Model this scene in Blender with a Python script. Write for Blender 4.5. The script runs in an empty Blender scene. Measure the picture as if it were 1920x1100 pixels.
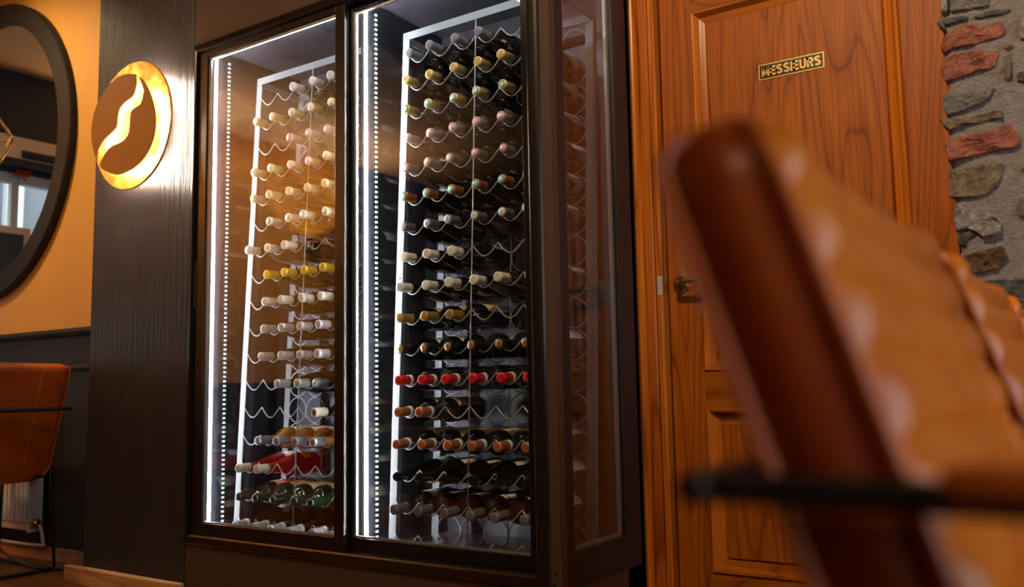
import bpy, bmesh, math, random
from mathutils import Vector, Matrix, Euler
random.seed(7)
R = math.radians
sc = bpy.context.scene
COL = sc.collection

# ------------------------------------------------------------------ camera
cam_d = bpy.data.cameras.new('camera')
cam = bpy.data.objects.new('camera', cam_d)
COL.objects.link(cam)
yaw, pit, rol = R(34.104), R(6.087), R(-1.062)
fw = Vector((-math.sin(yaw) * math.cos(pit), math.cos(yaw) * math.cos(pit), math.sin(pit)))
rt = Vector((math.cos(yaw), math.sin(yaw), 0))
up = rt.cross(fw)
rt2 = math.cos(rol) * rt + math.sin(rol) * up
up2 = -math.sin(rol) * rt + math.cos(rol) * up
M = Matrix((rt2, up2, -fw)).transposed().to_4x4()
M.translation = Vector((0, -2.0, 0.715))
cam.matrix_world = M
cam_d.sensor_fit = 'HORIZONTAL'
cam_d.sensor_width = 36.0
cam_d.lens = 1676.8 / 1920 * 36.0
cam_d.clip_start = 0.02
cam_d.clip_end = 60
cam_d.dof.use_dof = True
cam_d.dof.focus_distance = 2.8
cam_d.dof.aperture_fstop = 2.5
sc.camera = cam

# ------------------------------------------------------------------ world, exposure
sc.view_settings.view_transform = 'Standard'
sc.view_settings.look = 'None'
sc.view_settings.gamma = 1.0
sc.view_settings.exposure = 0.25
sc.view_settings.use_curve_mapping = False
sc.cycles.max_bounces = 10
sc.cycles.transparent_max_bounces = 32
sc.cycles.glossy_bounces = 6
sc.cycles.sample_clamp_indirect = 6.0
sc.cycles.caustics_reflective = False
sc.cycles.caustics_refractive = False
w = bpy.data.worlds.new('sky')
sc.world = w
w.use_nodes = True
bgn = w.node_tree.nodes['Background']
bgn.inputs[0].default_value = (0.90, 0.95, 1.0, 1)
bgn.inputs[1].default_value = 4.2

def area(name, loc, direction, sx, sy, power, color=(1, 1, 1), portal=False, spread=None):
    d = bpy.data.lights.new(name, 'AREA')
    d.shape = 'RECTANGLE'; d.size = sx; d.size_y = sy
    d.energy = power; d.color = color
    if portal: d.cycles.is_portal = True
    if spread: d.spread = spread
    o = bpy.data.objects.new(name, d); COL.objects.link(o)
    o.location = loc
    o.rotation_euler = Vector(direction).to_track_quat('-Z', 'Y').to_euler()
    return o

ZC = 2.75                      # ceiling height
XL, XR, YB = -5.6, 2.6, -4.8   # left, right and rear walls of the room
# daylight enters through these openings (sky portals)
area('window_light_left', (XL + 0.02, -0.65, 1.23), (1, 0, 0), 1.26, 1.76, 1, portal=True)
area('window_light_right', (XR - 0.02, -1.5, 1.45), (-1, 0, 0), 2.6, 1.8, 1, portal=True)

# ------------------------------------------------------------------ helpers
def root_loc(o):
    while o.parent is not None: o = o.parent
    return o.location.copy()

def link(name, me, mat=None, parent=None, local=False, smooth=False):
    o = bpy.data.objects.new(name, me)
    COL.objects.link(o)
    if mat is not None and not me.materials: me.materials.append(mat)
    if parent is not None:
        o.parent = parent
        if not local:
            l = root_loc(parent)
            me.transform(Matrix.Translation(-l))
    if smooth: me.shade_smooth()
    return o

def mesh(name, v, f):
    me = bpy.data.meshes.new(name)
    me.from_pydata([tuple(p) for p in v], [], f)
    me.update()
    return me

def from_bm(name, bm):
    me = bpy.data.meshes.new(name)
    bmesh.ops.recalc_face_normals(bm, faces=bm.faces)
    bm.to_mesh(me); bm.free()
    return me

def box_bm(x0, x1, y0, y1, z0, z1, bevel=0, seg=2):
    bm = bmesh.new()
    bmesh.ops.create_cube(bm, size=1)
    for v in bm.verts:
        v.co = Vector((x0 + (v.co.x + .5) * (x1 - x0), y0 + (v.co.y + .5) * (y1 - y0), z0 + (v.co.z + .5) * (z1 - z0)))
    if bevel:
        bmesh.ops.bevel(bm, geom=bm.edges[:], offset=bevel, segments=seg, affect='EDGES', profile=0.5)
    return bm

def box(name, x0, x1, y0, y1, z0, z1, mat, parent=None, bevel=0, local=False, seg=2):
    return link(name, from_bm(name, box_bm(x0, x1, y0, y1, z0, z1, bevel, seg)), mat, parent, local)

def tube_mesh(name, pts, r, seg=8, closed=False):
    pts = [Vector(p) for p in pts]
    n = len(pts); v = []; f = []
    rr = r if isinstance(r, (list, tuple)) else [r] * n
    prev = None
    for i, p in enumerate(pts):
        if closed: t = pts[(i + 1) % n] - pts[i - 1]
        else: t = pts[min(i + 1, n - 1)] - pts[max(i - 1, 0)]
        t.normalize()
        if prev is None:
            a = t.cross(Vector((0, 0, 1)))
            if a.length < 1e-3: a = t.cross(Vector((0, 1, 0)))
        else:
            a = prev - t * prev.dot(t)
        a.normalize(); prev = a; b = t.cross(a)
        for k in range(seg):
            q = 2 * math.pi * k / seg
            v.append(p + (a * math.cos(q) + b * math.sin(q)) * rr[i])
    m = n if closed else n - 1
    for i in range(m):
        for k in range(seg):
            a0 = i * seg + k; a1 = i * seg + (k + 1) % seg
            j = (i + 1) % n
            f.append((a0, a1, j * seg + (k + 1) % seg, j * seg + k))
    if not closed:
        f.append(tuple(range(seg))[::-1]); f.append(tuple((n - 1) * seg + k for k in range(seg)))
    return mesh(name, v, f)

def tube(name, pts, r, mat, parent=None, seg=8, closed=False, local=False):
    return link(name, tube_mesh(name, pts, r, seg, closed), mat, parent, local, smooth=True)

def smooth_path(pts, n=8, closed=False):
    P = [Vector(p) for p in pts]; out = []; m = len(P)
    rng = range(m) if closed else range(m - 1)
    for i in rng:
        if closed: a, b, c, d = P[i - 1], P[i], P[(i + 1) % m], P[(i + 2) % m]
        else: a, b, c, d = P[max(i - 1, 0)], P[i], P[i + 1], P[min(i + 2, m - 1)]
        for k in range(n):
            t = k / n
            out.append(0.5 * ((2 * b) + (c - a) * t + (2 * a - 5 * b + 4 * c - d) * t * t + (3 * b - a - 3 * c + d) * t ** 3))
    if not closed: out.append(P[-1])
    return out

def prism_y(name, poly, y0, y1, bevel=0):
    """polygon in the XZ plane given a thickness along Y"""
    bm = bmesh.new()
    a = [bm.verts.new((x, y0, z)) for x, z in poly]
    b = [bm.verts.new((x, y1, z)) for x, z in poly]
    n = len(poly)
    from mathutils.geometry import tessellate_polygon
    for t3 in tessellate_polygon([[Vector((x, z, 0)) for x, z in poly]]):
        bm.faces.new([a[k] for k in t3]); bm.faces.new([b[k] for k in t3][::-1])
    for i in range(n): bm.faces.new((a[i], b[i], b[(i + 1) % n], a[(i + 1) % n]))
    return from_bm(name, bm)

def lathe_y(name, prof, seg=20):
    """profile of (s, r) turned about the Y axis"""
    v = []; f = []; n = len(prof)
    for s, r in prof:
        for k in range(seg):
            q = 2 * math.pi * k / seg
            v.append((r * math.cos(q), s, r * math.sin(q)))
    for i in range(n - 1):
        for k in range(seg):
            f.append((i * seg + k, (i + 1) * seg + k, (i + 1) * seg + (k + 1) % seg, i * seg + (k + 1) % seg))
    f.append(tuple(range(seg))); f.append(tuple((n - 1) * seg + k for k in range(seg))[::-1])
    return mesh(name, v, f)

def empty(name, loc, rotz=0):
    o = bpy.data.objects.new(name, None); COL.objects.link(o)
    o.empty_display_size = 0.05
    o.location = loc; o.rotation_euler = (0, 0, rotz)
    return o

def tag(o, label, cat, group=None):
    o['label'] = label; o['category'] = cat
    if group: o['group'] = group
    return o

def struct(o, label=None):
    o['kind'] = 'structure'
    if label: o['label'] = label
    return o

# ------------------------------------------------------------------ materials
MATS = {}
def nt(name):
    m = bpy.data.materials.new(name); m.use_nodes = True
    MATS[name] = m
    t = m.node_tree
    return m, t, t.nodes['Principled BSDF']

def plain(name, col, rough=.5, metal=0, spec=.5, coat=0, emit=None, es=0):
    m, t, b = nt(name)
    b.inputs['Base Color'].default_value = (*col, 1)
    b.inputs['Roughness'].default_value = rough
    b.inputs['Metallic'].default_value = metal
    b.inputs['Specular IOR Level'].default_value = spec
    b.inputs['Coat Weight'].default_value = coat
    if emit:
        b.inputs['Emission Color'].default_value = (*emit, 1)
        b.inputs['Emission Strength'].default_value = es
    return m

def coords(t, scale=(1, 1, 1), kind='Object'):
    c = t.nodes.new('ShaderNodeTexCoord'); mp = t.nodes.new('ShaderNodeMapping')
    mp.inputs['Scale'].default_value = scale
    t.links.new(c.outputs[kind], mp.inputs['Vector'])
    return mp.outputs['Vector']

def noise(t, vec, scale, detail=4, rough=.5, dist=0):
    n = t.nodes.new('ShaderNodeTexNoise')
    n.inputs['Scale'].default_value = scale; n.inputs['Detail'].default_value = detail
    n.inputs['Roughness'].default_value = rough; n.inputs['Distortion'].default_value = dist
    t.links.new(vec, n.inputs['Vector'])
    return n.outputs['Fac']

def ramp(t, fac, stops):
    r = t.nodes.new('ShaderNodeValToRGB')
    e = r.color_ramp.elements
    while len(e) < len(stops): e.new(0.5)
    for i, (p, c) in enumerate(stops):
        e[i].position = p; e[i].color = (*c, 1) if len(c) == 3 else c
    t.links.new(fac, r.inputs['Fac'])
    return r.outputs['Color']

def bump(t, b, h, strength, dist):
    n = t.nodes.new('ShaderNodeBump')
    n.inputs['Strength'].default_value = strength; n.inputs['Distance'].default_value = dist
    t.links.new(h, n.inputs['Height']); t.links.new(n.outputs['Normal'], b.inputs['Normal'])

def math_n(t, op, a, bv):
    n = t.nodes.new('ShaderNodeMath'); n.operation = op
    t.links.new(a, n.inputs[0])
    if isinstance(bv, (int, float)): n.inputs[1].default_value = bv
    else: t.links.new(bv, n.inputs[1])
    return n.outputs[0]

def mixrgb(t, a, bcol, fac, mode='MULTIPLY'):
    n = t.nodes.new('ShaderNodeMix'); n.data_type = 'RGBA'; n.blend_type = mode
    if isinstance(fac, (int, float)): n.inputs[0].default_value = fac
    else: t.links.new(fac, n.inputs[0])
    t.links.new(a, n.inputs[6])
    if isinstance(bcol, tuple): n.inputs[7].default_value = (*bcol, 1)
    else: t.links.new(bcol, n.inputs[7])
    return n.outputs[2]

def speckle(name, c0, c1, scale=20, rough=.6, stretch=(1, 1, 1), bs=.2, bd=.002, metal=0, coat=0, detail=5, spec=.5):
    m, t, b = nt(name)
    f = noise(t, coords(t, stretch), scale, detail)
    t.links.new(ramp(t, f, [(.3, c0), (.7, c1)]), b.inputs['Base Color'])
    b.inputs['Roughness'].default_value = rough; b.inputs['Metallic'].default_value = metal
    b.inputs['Coat Weight'].default_value = coat
    b.inputs['Specular IOR Level'].default_value = spec
    if bs: bump(t, b, f, bs, bd)
    return m

def wood(name, dark, mid, light, axis='Z', rough=.50, ring=20, coat=0):
    m, t, b = nt(name)
    st = {'Z': (1, 1, .10), 'X': (.10, 1, 1), 'Y': (1, .10, 1)}[axis]
    fs = {'Z': (1, 1, .012), 'X': (.012, 1, 1), 'Y': (1, .012, 1)}[axis]
    big = noise(t, coords(t, st), 4.0, 2, .5, .3)
    bands = math_n(t, 'FRACT', math_n(t, 'MULTIPLY', big, ring), 0)
    tri = math_n(t, 'ABSOLUTE', math_n(t, 'SUBTRACT', bands, .5), 0)
    fib = noise(t, coords(t, fs), 330, 3, .6)
    wide = noise(t, coords(t, st), 2.2, 2)
    col = ramp(t, math_n(t, 'MULTIPLY', tri, 2.0), [(0, dark), (.14, mid), (1, light)])
    fc = ramp(t, fib, [(.3, (.52, .42, .34)), (.62, (1.1, 1.1, 1.1))])
    wc = ramp(t, wide, [(.3, (.82, .78, .72)), (.7, (1.12, 1.12, 1.12))])
    c = mixrgb(t, mixrgb(t, col, fc, .8), wc, 1.0)
    t.links.new(c, b.inputs['Base Color'])
    b.inputs['Roughness'].default_value = rough
    b.inputs['Coat Weight'].default_value = coat
    b.inputs['Specular IOR Level'].default_value = .2
    bump(t, b, math_n(t, 'ADD', fib, math_n(t, 'MULTIPLY', tri, .5)), .15, .0015)
    return m

def glass_pane(name, ior=1.5, tint=(1, 1, 1)):
    m = bpy.data.materials.new(name); m.use_nodes = True; MATS[name] = m
    t = m.node_tree; t.nodes.clear()
    o = t.nodes.new('ShaderNodeOutputMaterial'); mx = t.nodes.new('ShaderNodeMixShader')
    tr = t.nodes.new('ShaderNodeBsdfTransparent'); tr.inputs[0].default_value = (*tint, 1)
    gl = t.nodes.new('ShaderNodeBsdfGlossy'); gl.inputs['Roughness'].default_value = 0.0
    ly = t.nodes.new('ShaderNodeFresnel'); ly.inputs['IOR'].default_value = ior
    geo = t.nodes.new('ShaderNodeNewGeometry')
    # both faces of the thin pane reflect like the outer one
    inv = t.nodes.new('ShaderNodeMix'); inv.data_type = 'FLOAT'
    inv.inputs[2].default_value = ior; inv.inputs[3].default_value = 1.0 / (1.0 / ior) if False else ior
    t.links.new(geo.outputs['Backfacing'], inv.inputs[0])
    lw = t.nodes.new('ShaderNodeLayerWeight'); lw.inputs['Blend'].default_value = 0.5
    # Schlick: F0 + (1-F0)(1-cos)^5
    F0 = ((ior - 1) / (ior + 1)) ** 2
    p = math_n(t, 'POWER', lw.outputs['Facing'], 5.0)
    f = math_n(t, 'ADD', math_n(t, 'MULTIPLY', p, 1 - F0), F0)
    t.nodes.remove(ly); t.nodes.remove(geo); t.nodes.remove(inv)
    t.links.new(f, mx.inputs[0]); t.links.new(tr.outputs[0], mx.inputs[1]); t.links.new(gl.outputs[0], mx.inputs[2])
    t.links.new(mx.outputs[0], o.inputs['Surface'])
    return m

def wine_glass(name, col, clear):
    """coloured bottle glass: part of the light passes tinted, the surface shines"""
    m, t, b = nt(name)
    o = t.nodes['Material Output']
    b.inputs['Base Color'].default_value = (*[c * .6 for c in col], 1)
    b.inputs['Roughness'].default_value = .06
    b.inputs['Coat Weight'].default_value = 1.0
    b.inputs['Coat Roughness'].default_value = .03
    if clear > 0:
        tr = t.nodes.new('ShaderNodeBsdfTransparent'); tr.inputs[0].default_value = (*col, 1)
        mx = t.nodes.new('ShaderNodeMixShader'); mx.inputs[0].default_value = clear
        t.links.new(b.outputs[0], mx.inputs[1]); t.links.new(tr.outputs[0], mx.inputs[2])
        t.links.new(mx.outputs[0], o.inputs['Surface'])
    return m

M_door = wood('door_wood', (.19, .042, .0016), (.310, .076, .0026), (.375, .100, .0040))
M_doorx = wood('door_wood_rail', (.19, .042, .0016), (.310, .076, .0026), (.375, .100, .0040), 'X')
M_case = wood('casing_wood', (.20, .042, .0030), (.37, .090, .0065), (.46, .125, .010), rough=.3, ring=12)
M_mold = wood('moulding_wood', (.24, .055, .0040), (.43, .115, .009), (.52, .155, .014), rough=.28, ring=10)
M_floor = wood('oak_floor', (.12, .040, .008), (.22, .085, .018), (.28, .115, .026), 'X', rough=.3, ring=14)
M_pine = wood('pine_board', (.42, .20, .085), (.62, .34, .16), (.72, .44, .24), 'X', rough=.55, ring=16, coat=0)
M_floorbase = plain('floor_screed', (.05, .03, .015), .8)

def leather(name, c0, c1, c2):
    m, t, b = nt(name)
    v = coords(t)
    big = noise(t, v, 9, 5, .6)
    fine = noise(t, v, 260, 3, .6)
    col = ramp(t, big, [(.25, c0), (.5, c1), (.78, c2)])
    t.links.new(col, b.inputs['Base Color'])
    b.inputs['Roughness'].default_value = .36
    b.inputs['Specular IOR Level'].default_value = .5
    bump(t, b, math_n(t, 'ADD', fine, math_n(t, 'MULTIPLY', big, 2.0)), .12, .001)
    return m
M_lea = leather('tan_leather', (.22, .026, .0015), (.36, .056, .0028), (.46, .092, .006))
M_quilt = leather('quilted_leather', (.36, .078, .0015), (.56, .140, .0030), (.62, .200, .0080))
M_pipe = leather('leather_piping', (.32, .055, .003), (.48, .10, .006), (.56, .15, .012))
M_blackmet = plain('black_metal', (.012, .011, .010), .38, 0, .5)

def wall_rough(name, c0, c1, rough, bs, bd, sx=1, sz=.05, scale=90):
    m, t, b = nt(name)
    f = noise(t, coords(t, (sx, sx, sz)), scale, 5, .62, .25)
    g = noise(t, coords(t, (1, 1, .25)), 5, 3)
    t.links.new(ramp(t, math_n(t, 'ADD', math_n(t, 'MULTIPLY', f, .5), math_n(t, 'MULTIPLY', g, .5)), [(.35, c0), (.65, c1)]), b.inputs['Base Color'])
    b.inputs['Roughness'].default_value = rough
    bump(t, b, f, bs, bd)
    return m
M_pil = wall_rough('brushed_black_wood', (.012, .0105, .0122), (.025, .0215, .0245), .40, 1.0, .009, sz=.05, scale=60)
M_ochre = wall_rough('ochre_plaster', (.60, .29, .045), (.70, .36, .062), .55, .22, .002, sz=.03, scale=150)
M_dark = speckle('dark_wall_paint', (.008, .0072, .0075), (.011, .010, .0105), 14, .55, bs=.1, spec=.35)
M_cab = speckle('cabinet_paint', (.050, .026, .018), (.058, .031, .022), 30, .5, bs=.05)
M_cabside = speckle('cabinet_side_paint', (.012, .0105, .0125), (.016, .014, .016), 30, .42, bs=.05)
M_alu = plain('bronze_anodised_frame', (.022, .014, .009), .28, .55, .5)
M_aludk = plain('black_anodised_frame', (.010, .009, .0095), .25, .4, .5)
M_inner = plain('cabinet_lining', (.075, .070, .085), .35)
M_innerdk = plain('glossy_partition', (.018, .018, .023), .08, 0, .8)
M_spacer = speckle('perforated_spacer', (.28, .29, .30), (.55, .56, .57), 900, .35, metal=.8, bs=.3)
M_pane = glass_pane('door_glass', 1.56)
M_rack = plain('brushed_rack_metal', (.145, .15, .16), .45, .1)
M_wire = plain('galvanised_wire', (.38, .385, .40), .30, .35)
M_led = plain('led_emitter', (1, 1, 1), .5, emit=(.90, .95, 1.0), es=105)
M_ledtop = plain('led_top_emitter', (1, 1, 1), .5, emit=(.88, .95, 1.0), es=38)
M_leddot = plain('led_diode', (.12, .15, .15), .5, emit=(.74, .92, .95), es=.75)
M_brass = plain('brass', (.55, .36, .12), .25, 1.0)
M_chrome = plain('polished_steel', (.55, .54, .52), .18, 1.0)
M_white = plain('radiator_enamel', (.80, .77, .74), .35)
M_black = plain('black_plastic', (.008, .008, .008), .45)
M_mirror = plain('silvered_glass', (.92, .93, .92), .005, 1.0)
M_mframe = speckle('black_mirror_frame', (.008, .006, .0045), (.013, .0095, .007), 40, .5, bs=.05, spec=.3)
M_tan = speckle('tan_ceiling_paint', (.50, .34, .20), (.56, .39, .24), 3, .7, bs=.0)
M_beam = speckle('cream_valance', (.62, .46, .30), (.68, .52, .35), 5, .5, bs=0)
M_dkceil = plain('dark_soffit_paint', (.014, .013, .017), .6)

# ------------------------------------------------------------------ room shell
fl = struct(box('floor', XL - .1, XR + .1, YB - .1, 0.62, -.08, -.014, M_floorbase))
pl_me = {}
rowi = 0; y = YB
while y < .6:
    x = XL - (rowi * .73) % 1.6
    while x < XR:
        x0 = max(x, XL); x1 = min(x + 1.6, XR)
        if x1 - x0 > .05:
            key = round(x1 - x0, 3)
            if key not in pl_me:
                me = from_bm('plank', box_bm(0, key - .002, 0, .138, -.014, 0, .0012, 1)); me.materials.append(M_floor)
                pl_me[key] = me
            o = bpy.data.objects.new('plank', pl_me[key]); COL.objects.link(o)
            o.parent = fl; o.location = (x0, y, random.uniform(-.0006, 0))
        x += 1.6
    y += .14; rowi += 1

struct(box('ceiling', XL - .1, XR + .1, YB - .1, .7, ZC, ZC + .08, M_tan))
so = struct(box('ceiling_soffit', -3.5, XR, YB, .2, ZC - .05, ZC, M_dkceil))

# left wall with its window opening: lower, upper and side pieces around it
WY0, WY1, WZ0, WZ1 = -1.28, -.02, .35, 2.11
wl = struct(empty('wall_left', (XL, 0, 0)))
box('wall_piece', XL - .15, XL, WY0, WY1, 0, WZ0, M_dark, wl)
box('wall_piece', XL - .15, XL, WY0, .35, WZ1, ZC, M_dark, wl)
box('wall_piece', XL - .15, XL, WY1, .35, 0, WZ1, M_dark, wl)
box('wall_piece', XL - .15, XL, -3.75, WY0, .80, ZC, M_ochre, wl)
box('wall_piece', XL - .15, XL + .01, -3.75, WY0, 0, .80, M_dark, wl)
box('wall_piece', XL - .15, XL, YB - .1, -3.75, 0, ZC, M_dark, wl)
# rear and right wall with windows
wr = struct(empty('wall_rear', (0, YB, 0)))
box('wall_piece', XL - .1, XR + .1, YB - .15, YB, 0, ZC, M_dark, wr)
wq = struct(empty('wall_right', (XR, 0, 0)))
box('wall_piece', XR, XR + .15, YB, -2.8, 0, ZC, M_dark, wq)
box('wall_piece', XR, XR + .15, -.2, .7, 0, ZC, M_dark, wq)
box('wall_piece', XR, XR + .15, -2.8, -.2, 0, .55, M_dark, wq)
box('wall_piece', XR, XR + .15, -2.8, -.2, 2.35, ZC, M_dark, wq)

M_wfr = plain('window_frame_paint', (.55, .55, .54), .4)
M_wglass = glass_pane('window_glass', 1.5)
def window(name, axis, c, a0, a1, z0, z1, bars):
    w_ = struct(empty(name, (c, (a0 + a1) / 2, z0) if axis == 'X' else ((a0 + a1) / 2, c, z0)))
    def bx(n, p0, p1, q0, q1, h=.03, mat=M_wfr):
        if axis == 'X': box(n, c - h, c + h, p0, p1, q0, q1, mat, w_)
        else: box(n, p0, p1, c - h, c + h, q0, q1, mat, w_)
    bx('window_frame', a0, a0 + .06, z0, z1); bx('window_frame', a1 - .06, a1, z0, z1)
    bx('window_frame', a0 + .06, a1 - .06, z0, z0 + .06); bx('window_frame', a0 + .06, a1 - .06, z1 - .06, z1)
    n = bars
    for i in range(1, n + 1):
        p = a0 + (a1 - a0) * i / (n + 1)
        bx('mullion', p - .022, p + .022, z0 + .06, z1 - .06, .022)
    bx('pane', a0 + .06, a1 - .06, z0 + .06, z1 - .06, .003, M_wglass)
window('window_1', 'X', XL - .06, WY0, WY1, WZ0, WZ1, 2)
window('window_2', 'X', XR + .06, -2.8, -.2, .55, 2.35, 2)
M_fac = speckle('blue_grey_facade', (.10, .125, .14), (.13, .155, .17), 4, .7, bs=0)
M_facw = plain('white_facade_trim', (.42, .47, .47), .6)
M_facg = plain('dark_shop_window', (.02, .028, .032), .1)
fa = tag(empty('street_facade', (-8.8, .2, 0)), 'blue grey house front across the street, seen in the mirror', 'building')
box('wall', -9.0, -8.8, -5.5, 4.5, 0, 5.5, M_fac, fa)
for yy in (-3.0, -1.7, -.4, .9, 2.2):
    w_ = box('window', -8.80, -8.78, yy, yy + .75, .9, 2.5, M_facw, fa)
    box('pane', -8.78, -8.775, yy + .07, yy + .68, .97, 2.43, M_facg, w_)
    box('pilaster', -8.80, -8.72, yy - .36, yy - .20, 0, 3.2, M_facw, fa)
box('cornice', -8.80, -8.68, -5.5, 4.5, 3.2, 3.4, M_facw, fa)
struct(box('ground', -9.5, XL - .16, -6, 5, -.12, -.02, M_fac), 'grey street paving outside the window')
# valance over the left window
va = struct(box('trim_1', XL, XL + .10, -1.35, .18, 2.17, 2.31, M_beam))
struct(box('trim_2', XL, XL + .12, -1.37, .18, 2.135, 2.17, M_dark))
v = empty('air_vent', (XL + .10, -.50, 2.18)); tag(v, 'slim black air vent set in the cream beam above window', 'air vent')
box('housing', XL + .10, XL + .118, -.66, -.40, 2.182, 2.232, M_black, v, .008)
for i in range(2): box('slat', XL + .117, XL + .122, -.64, -.42, 2.194 + i * .016, 2.201 + i * .016, M_dark, v)
M_bow = plain('red_ribbon', (.55, .012, .010), .5)
bw = tag(empty('ribbon_bow', (XL + .03, -.45, 2.10)), 'small red ribbon bow at the window top, seen in the mirror', 'ribbon')
for sx, nm_ in ((-1, 'loop'), (1, 'loop')):
    tube(nm_, [(XL + .03, -.45, 2.105), (XL + .035, -.45 + sx * .03, 2.118), (XL + .03, -.45 + sx * .045, 2.10), (XL + .035, -.45 + sx * .03, 2.088), (XL + .03, -.45, 2.10)], .007, M_bow, bw, 6)
tube('tail', [(XL + .03, -.45, 2.10), (XL + .03, -.465, 2.06)], .005, M_bow, bw, 6)
bd = tag(empty('framed_board', (XL + .12, -.26, 0)), 'dark board in a tan wooden frame on a stand by the window', 'board')
box('panel', XL + .115, XL + .125, -.42, -.10, 1.34, 1.70, M_black, bd)
box('frame', XL + .11, XL + .13, -.46, -.42, 1.30, 1.745, M_beam, bd, .003); box('frame', XL + .11, XL + .13, -.10, -.06, 1.30, 1.745, M_beam, bd, .003)
box('frame', XL + .11, XL + .13, -.42, -.10, 1.70, 1.745, M_beam, bd, .003); box('frame', XL + .11, XL + .13, -.42, -.10, 1.30, 1.34, M_beam, bd, .003)
for yy in (-.42, -.10): box('leg', XL + .11, XL + .13, yy - .012, yy + .012, 0, 1.30, M_beam, bd)
box('foot', XL + .04, XL + .24, -.44, -.40, 0, .02, M_beam, bd); box('foot', XL + .04, XL + .24, -.12, -.08, 0, .02, M_beam, bd)

# ochre wall with dark wainscot, rails and baseboard
YW = .20
ow = struct(box('wall_back', XL, -3.30, YW, YW + .1, 1.01, ZC, M_ochre))
box('wainscot', XL, -3.30, YW, YW + .1, 0, 1.01, M_dark, ow)
def rail(name, z0, z1, d):
    poly = [(YW, z0), (YW - d * .5, z0 + .003), (YW - d, (z0 + z1) / 2), (YW - d * .9, z1 - .004), (YW - d * .7, z1), (YW, z1)]
    v = [(XL, a, b) for a, b in poly] + [(-3.30, a, b) for a, b in poly]; n = len(poly)
    f = [tuple(range(n)), tuple(range(2 * n - 1, n - 1, -1))] + [(i, i + n, (i + 1) % n + n, (i + 1) % n) for i in range(n)]
    return struct(link(name, mesh(name, v, f), M_dark))
rail('trim_3', .985, 1.020, .030)
rail('trim_4', .828, .856, .020)
struct(box('baseboard_back', XL, -3.30, YW - .018, YW, 0, .058, M_pine, None, .003))

# pilaster
struct(box('wall_pilaster', -3.387, -2.757, 0, YW + .1, 0, ZC, M_pil, None, .003))
pb = struct(box('baseboard_pilaster', -3.462, -2.748, -.034, -.004, 0, .066, M_pine, None, .004))

# wall behind the door and above the cabinet
struct(box('wall_door', -1.30, XR, .565, .66, 0, ZC, M_dark))

# ------------------------------------------------------------------ wine cabinet
CX0, CX1 = -2.757, -1.218
cab = tag(empty('wine_cabinet', ((CX0 + CX1) / 2, .25, 0)), 'tall built-in dark wine cabinet with lit glass sliding doors', 'wine cabinet')
box('header_panel', CX0 + .004, CX1, 0, .48, 2.0, ZC - .05, M_cab, cab, .002)
box('base_panel', CX0 + .004, CX1, 0, .48, 0, .194, M_cab, cab, .002)
box('corner_post', -1.249, CX1, 0, .030, .194, 2.0, M_cab, cab)
box('back_panel', CX0 + .01, CX1, .462, .48, .194, 2.0, M_inner, cab)
box('interior_ceiling', CX0 + .01, CX1 - .03, .06, .462, 1.985, 2.0, M_inner, cab)
box('interior_floor', CX0 + .01, CX1 - .03, .06, .462, .194, .235, M_inner, cab)
box('side_lining', CX0, -2.695, .05, .462, .235, 1.985, M_innerdk, cab)
pt = box('partition', -1.972, -1.952, .062, .462, .235, 1.985, M_innerdk, cab)
for xx, zz in ((-1.232, .245), (-1.240, .215)):
    me = lathe_y('screw', [(-.002, .003), (-.0015, .0045), (0, .005)], 10)
    me.transform(Matrix.Translation((xx, 0, zz)))
    link('screw', me, M_black, cab)
# side wall with its own window
box('side_stile', CX1 - .03, CX1, .030, .071, .194, 2.0, M_cabside, cab)
box('side_stile', CX1 - .03, CX1, .372, .488, .0, 2.0, M_cabside, cab)
box('side_rail', CX1 - .03, CX1 + .0005, .071, .372, .194, .288, M_cabside, cab)
box('side_rail', CX1 - .03, CX1, .071, .372, 1.955, 2.0, M_cabside, cab)
box('side_glass', CX1 - .010, CX1 - .006, .073, .370, .288, 1.955, M_pane, cab)
box('side_glass', CX1 - .026, CX1 - .022, .073, .370, .288, 1.955, M_pane, cab)
box('glazing_spacer', CX1 - .021, CX1 - .011, .350, .362, .292, 1.951, M_spacer, cab)
box('glazing_spacer', CX1 - .021, CX1 - .011, .076, .350, .288, .298, M_spacer, cab)
box('glazing_spacer', CX1 - .021, CX1 - .011, .076, .350, 1.943, 1.953, M_spacer, cab)

# outer frame (profiled bars standing proud of the panel)
FX0, FX1, FZ0, FZ1 = -2.757, -1.249, .194, 2.0
def frame_bar(name, horizontal, a0, a1, outer, inner, mat):
    """moulded bar: low at the outer edge, rounded, high at the inner edge"""
    prof = [(0, 0), (.10, -.006), (.30, -.011), (.62, -.014), (.86, -.015), (1, -.012), (1, .045), (0, .045)]
    v = []; f = []; n = len(prof)
    d = inner - outer
    for e in (0, 1):
        for s, yy in prof:
            mit = abs(d) * s
            p = a0 + mit if e == 0 else a1 - mit
            v.append((p, yy, outer + d * s) if horizontal else (outer + d * s, yy, p))
    f = [tuple(range(n)), tuple(range(2 * n - 1, n - 1, -1))] + [(i, (i + 1) % n, (i + 1) % n + n, i + n) for i in range(n)]
    bm = bmesh.new(); me = mesh(name, v, f); bm.from_mesh(me); bpy.data.meshes.remove(me)
    return link(name, from_bm(name, bm), mat, cab)
frame_bar('frame_bar', True, FX0, FX1, FZ1, FZ1 - .036, M_alu)
frame_bar('frame_bar', True, FX0, FX1, FZ0, FZ0 + .040, M_alu)
frame_bar('frame_bar', False, FZ0, FZ1, FX0, FX0 + .030, M_alu)
frame_bar('frame_bar', False, FZ0, FZ1, FX1, FX1 - .036, M_alu)

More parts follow.
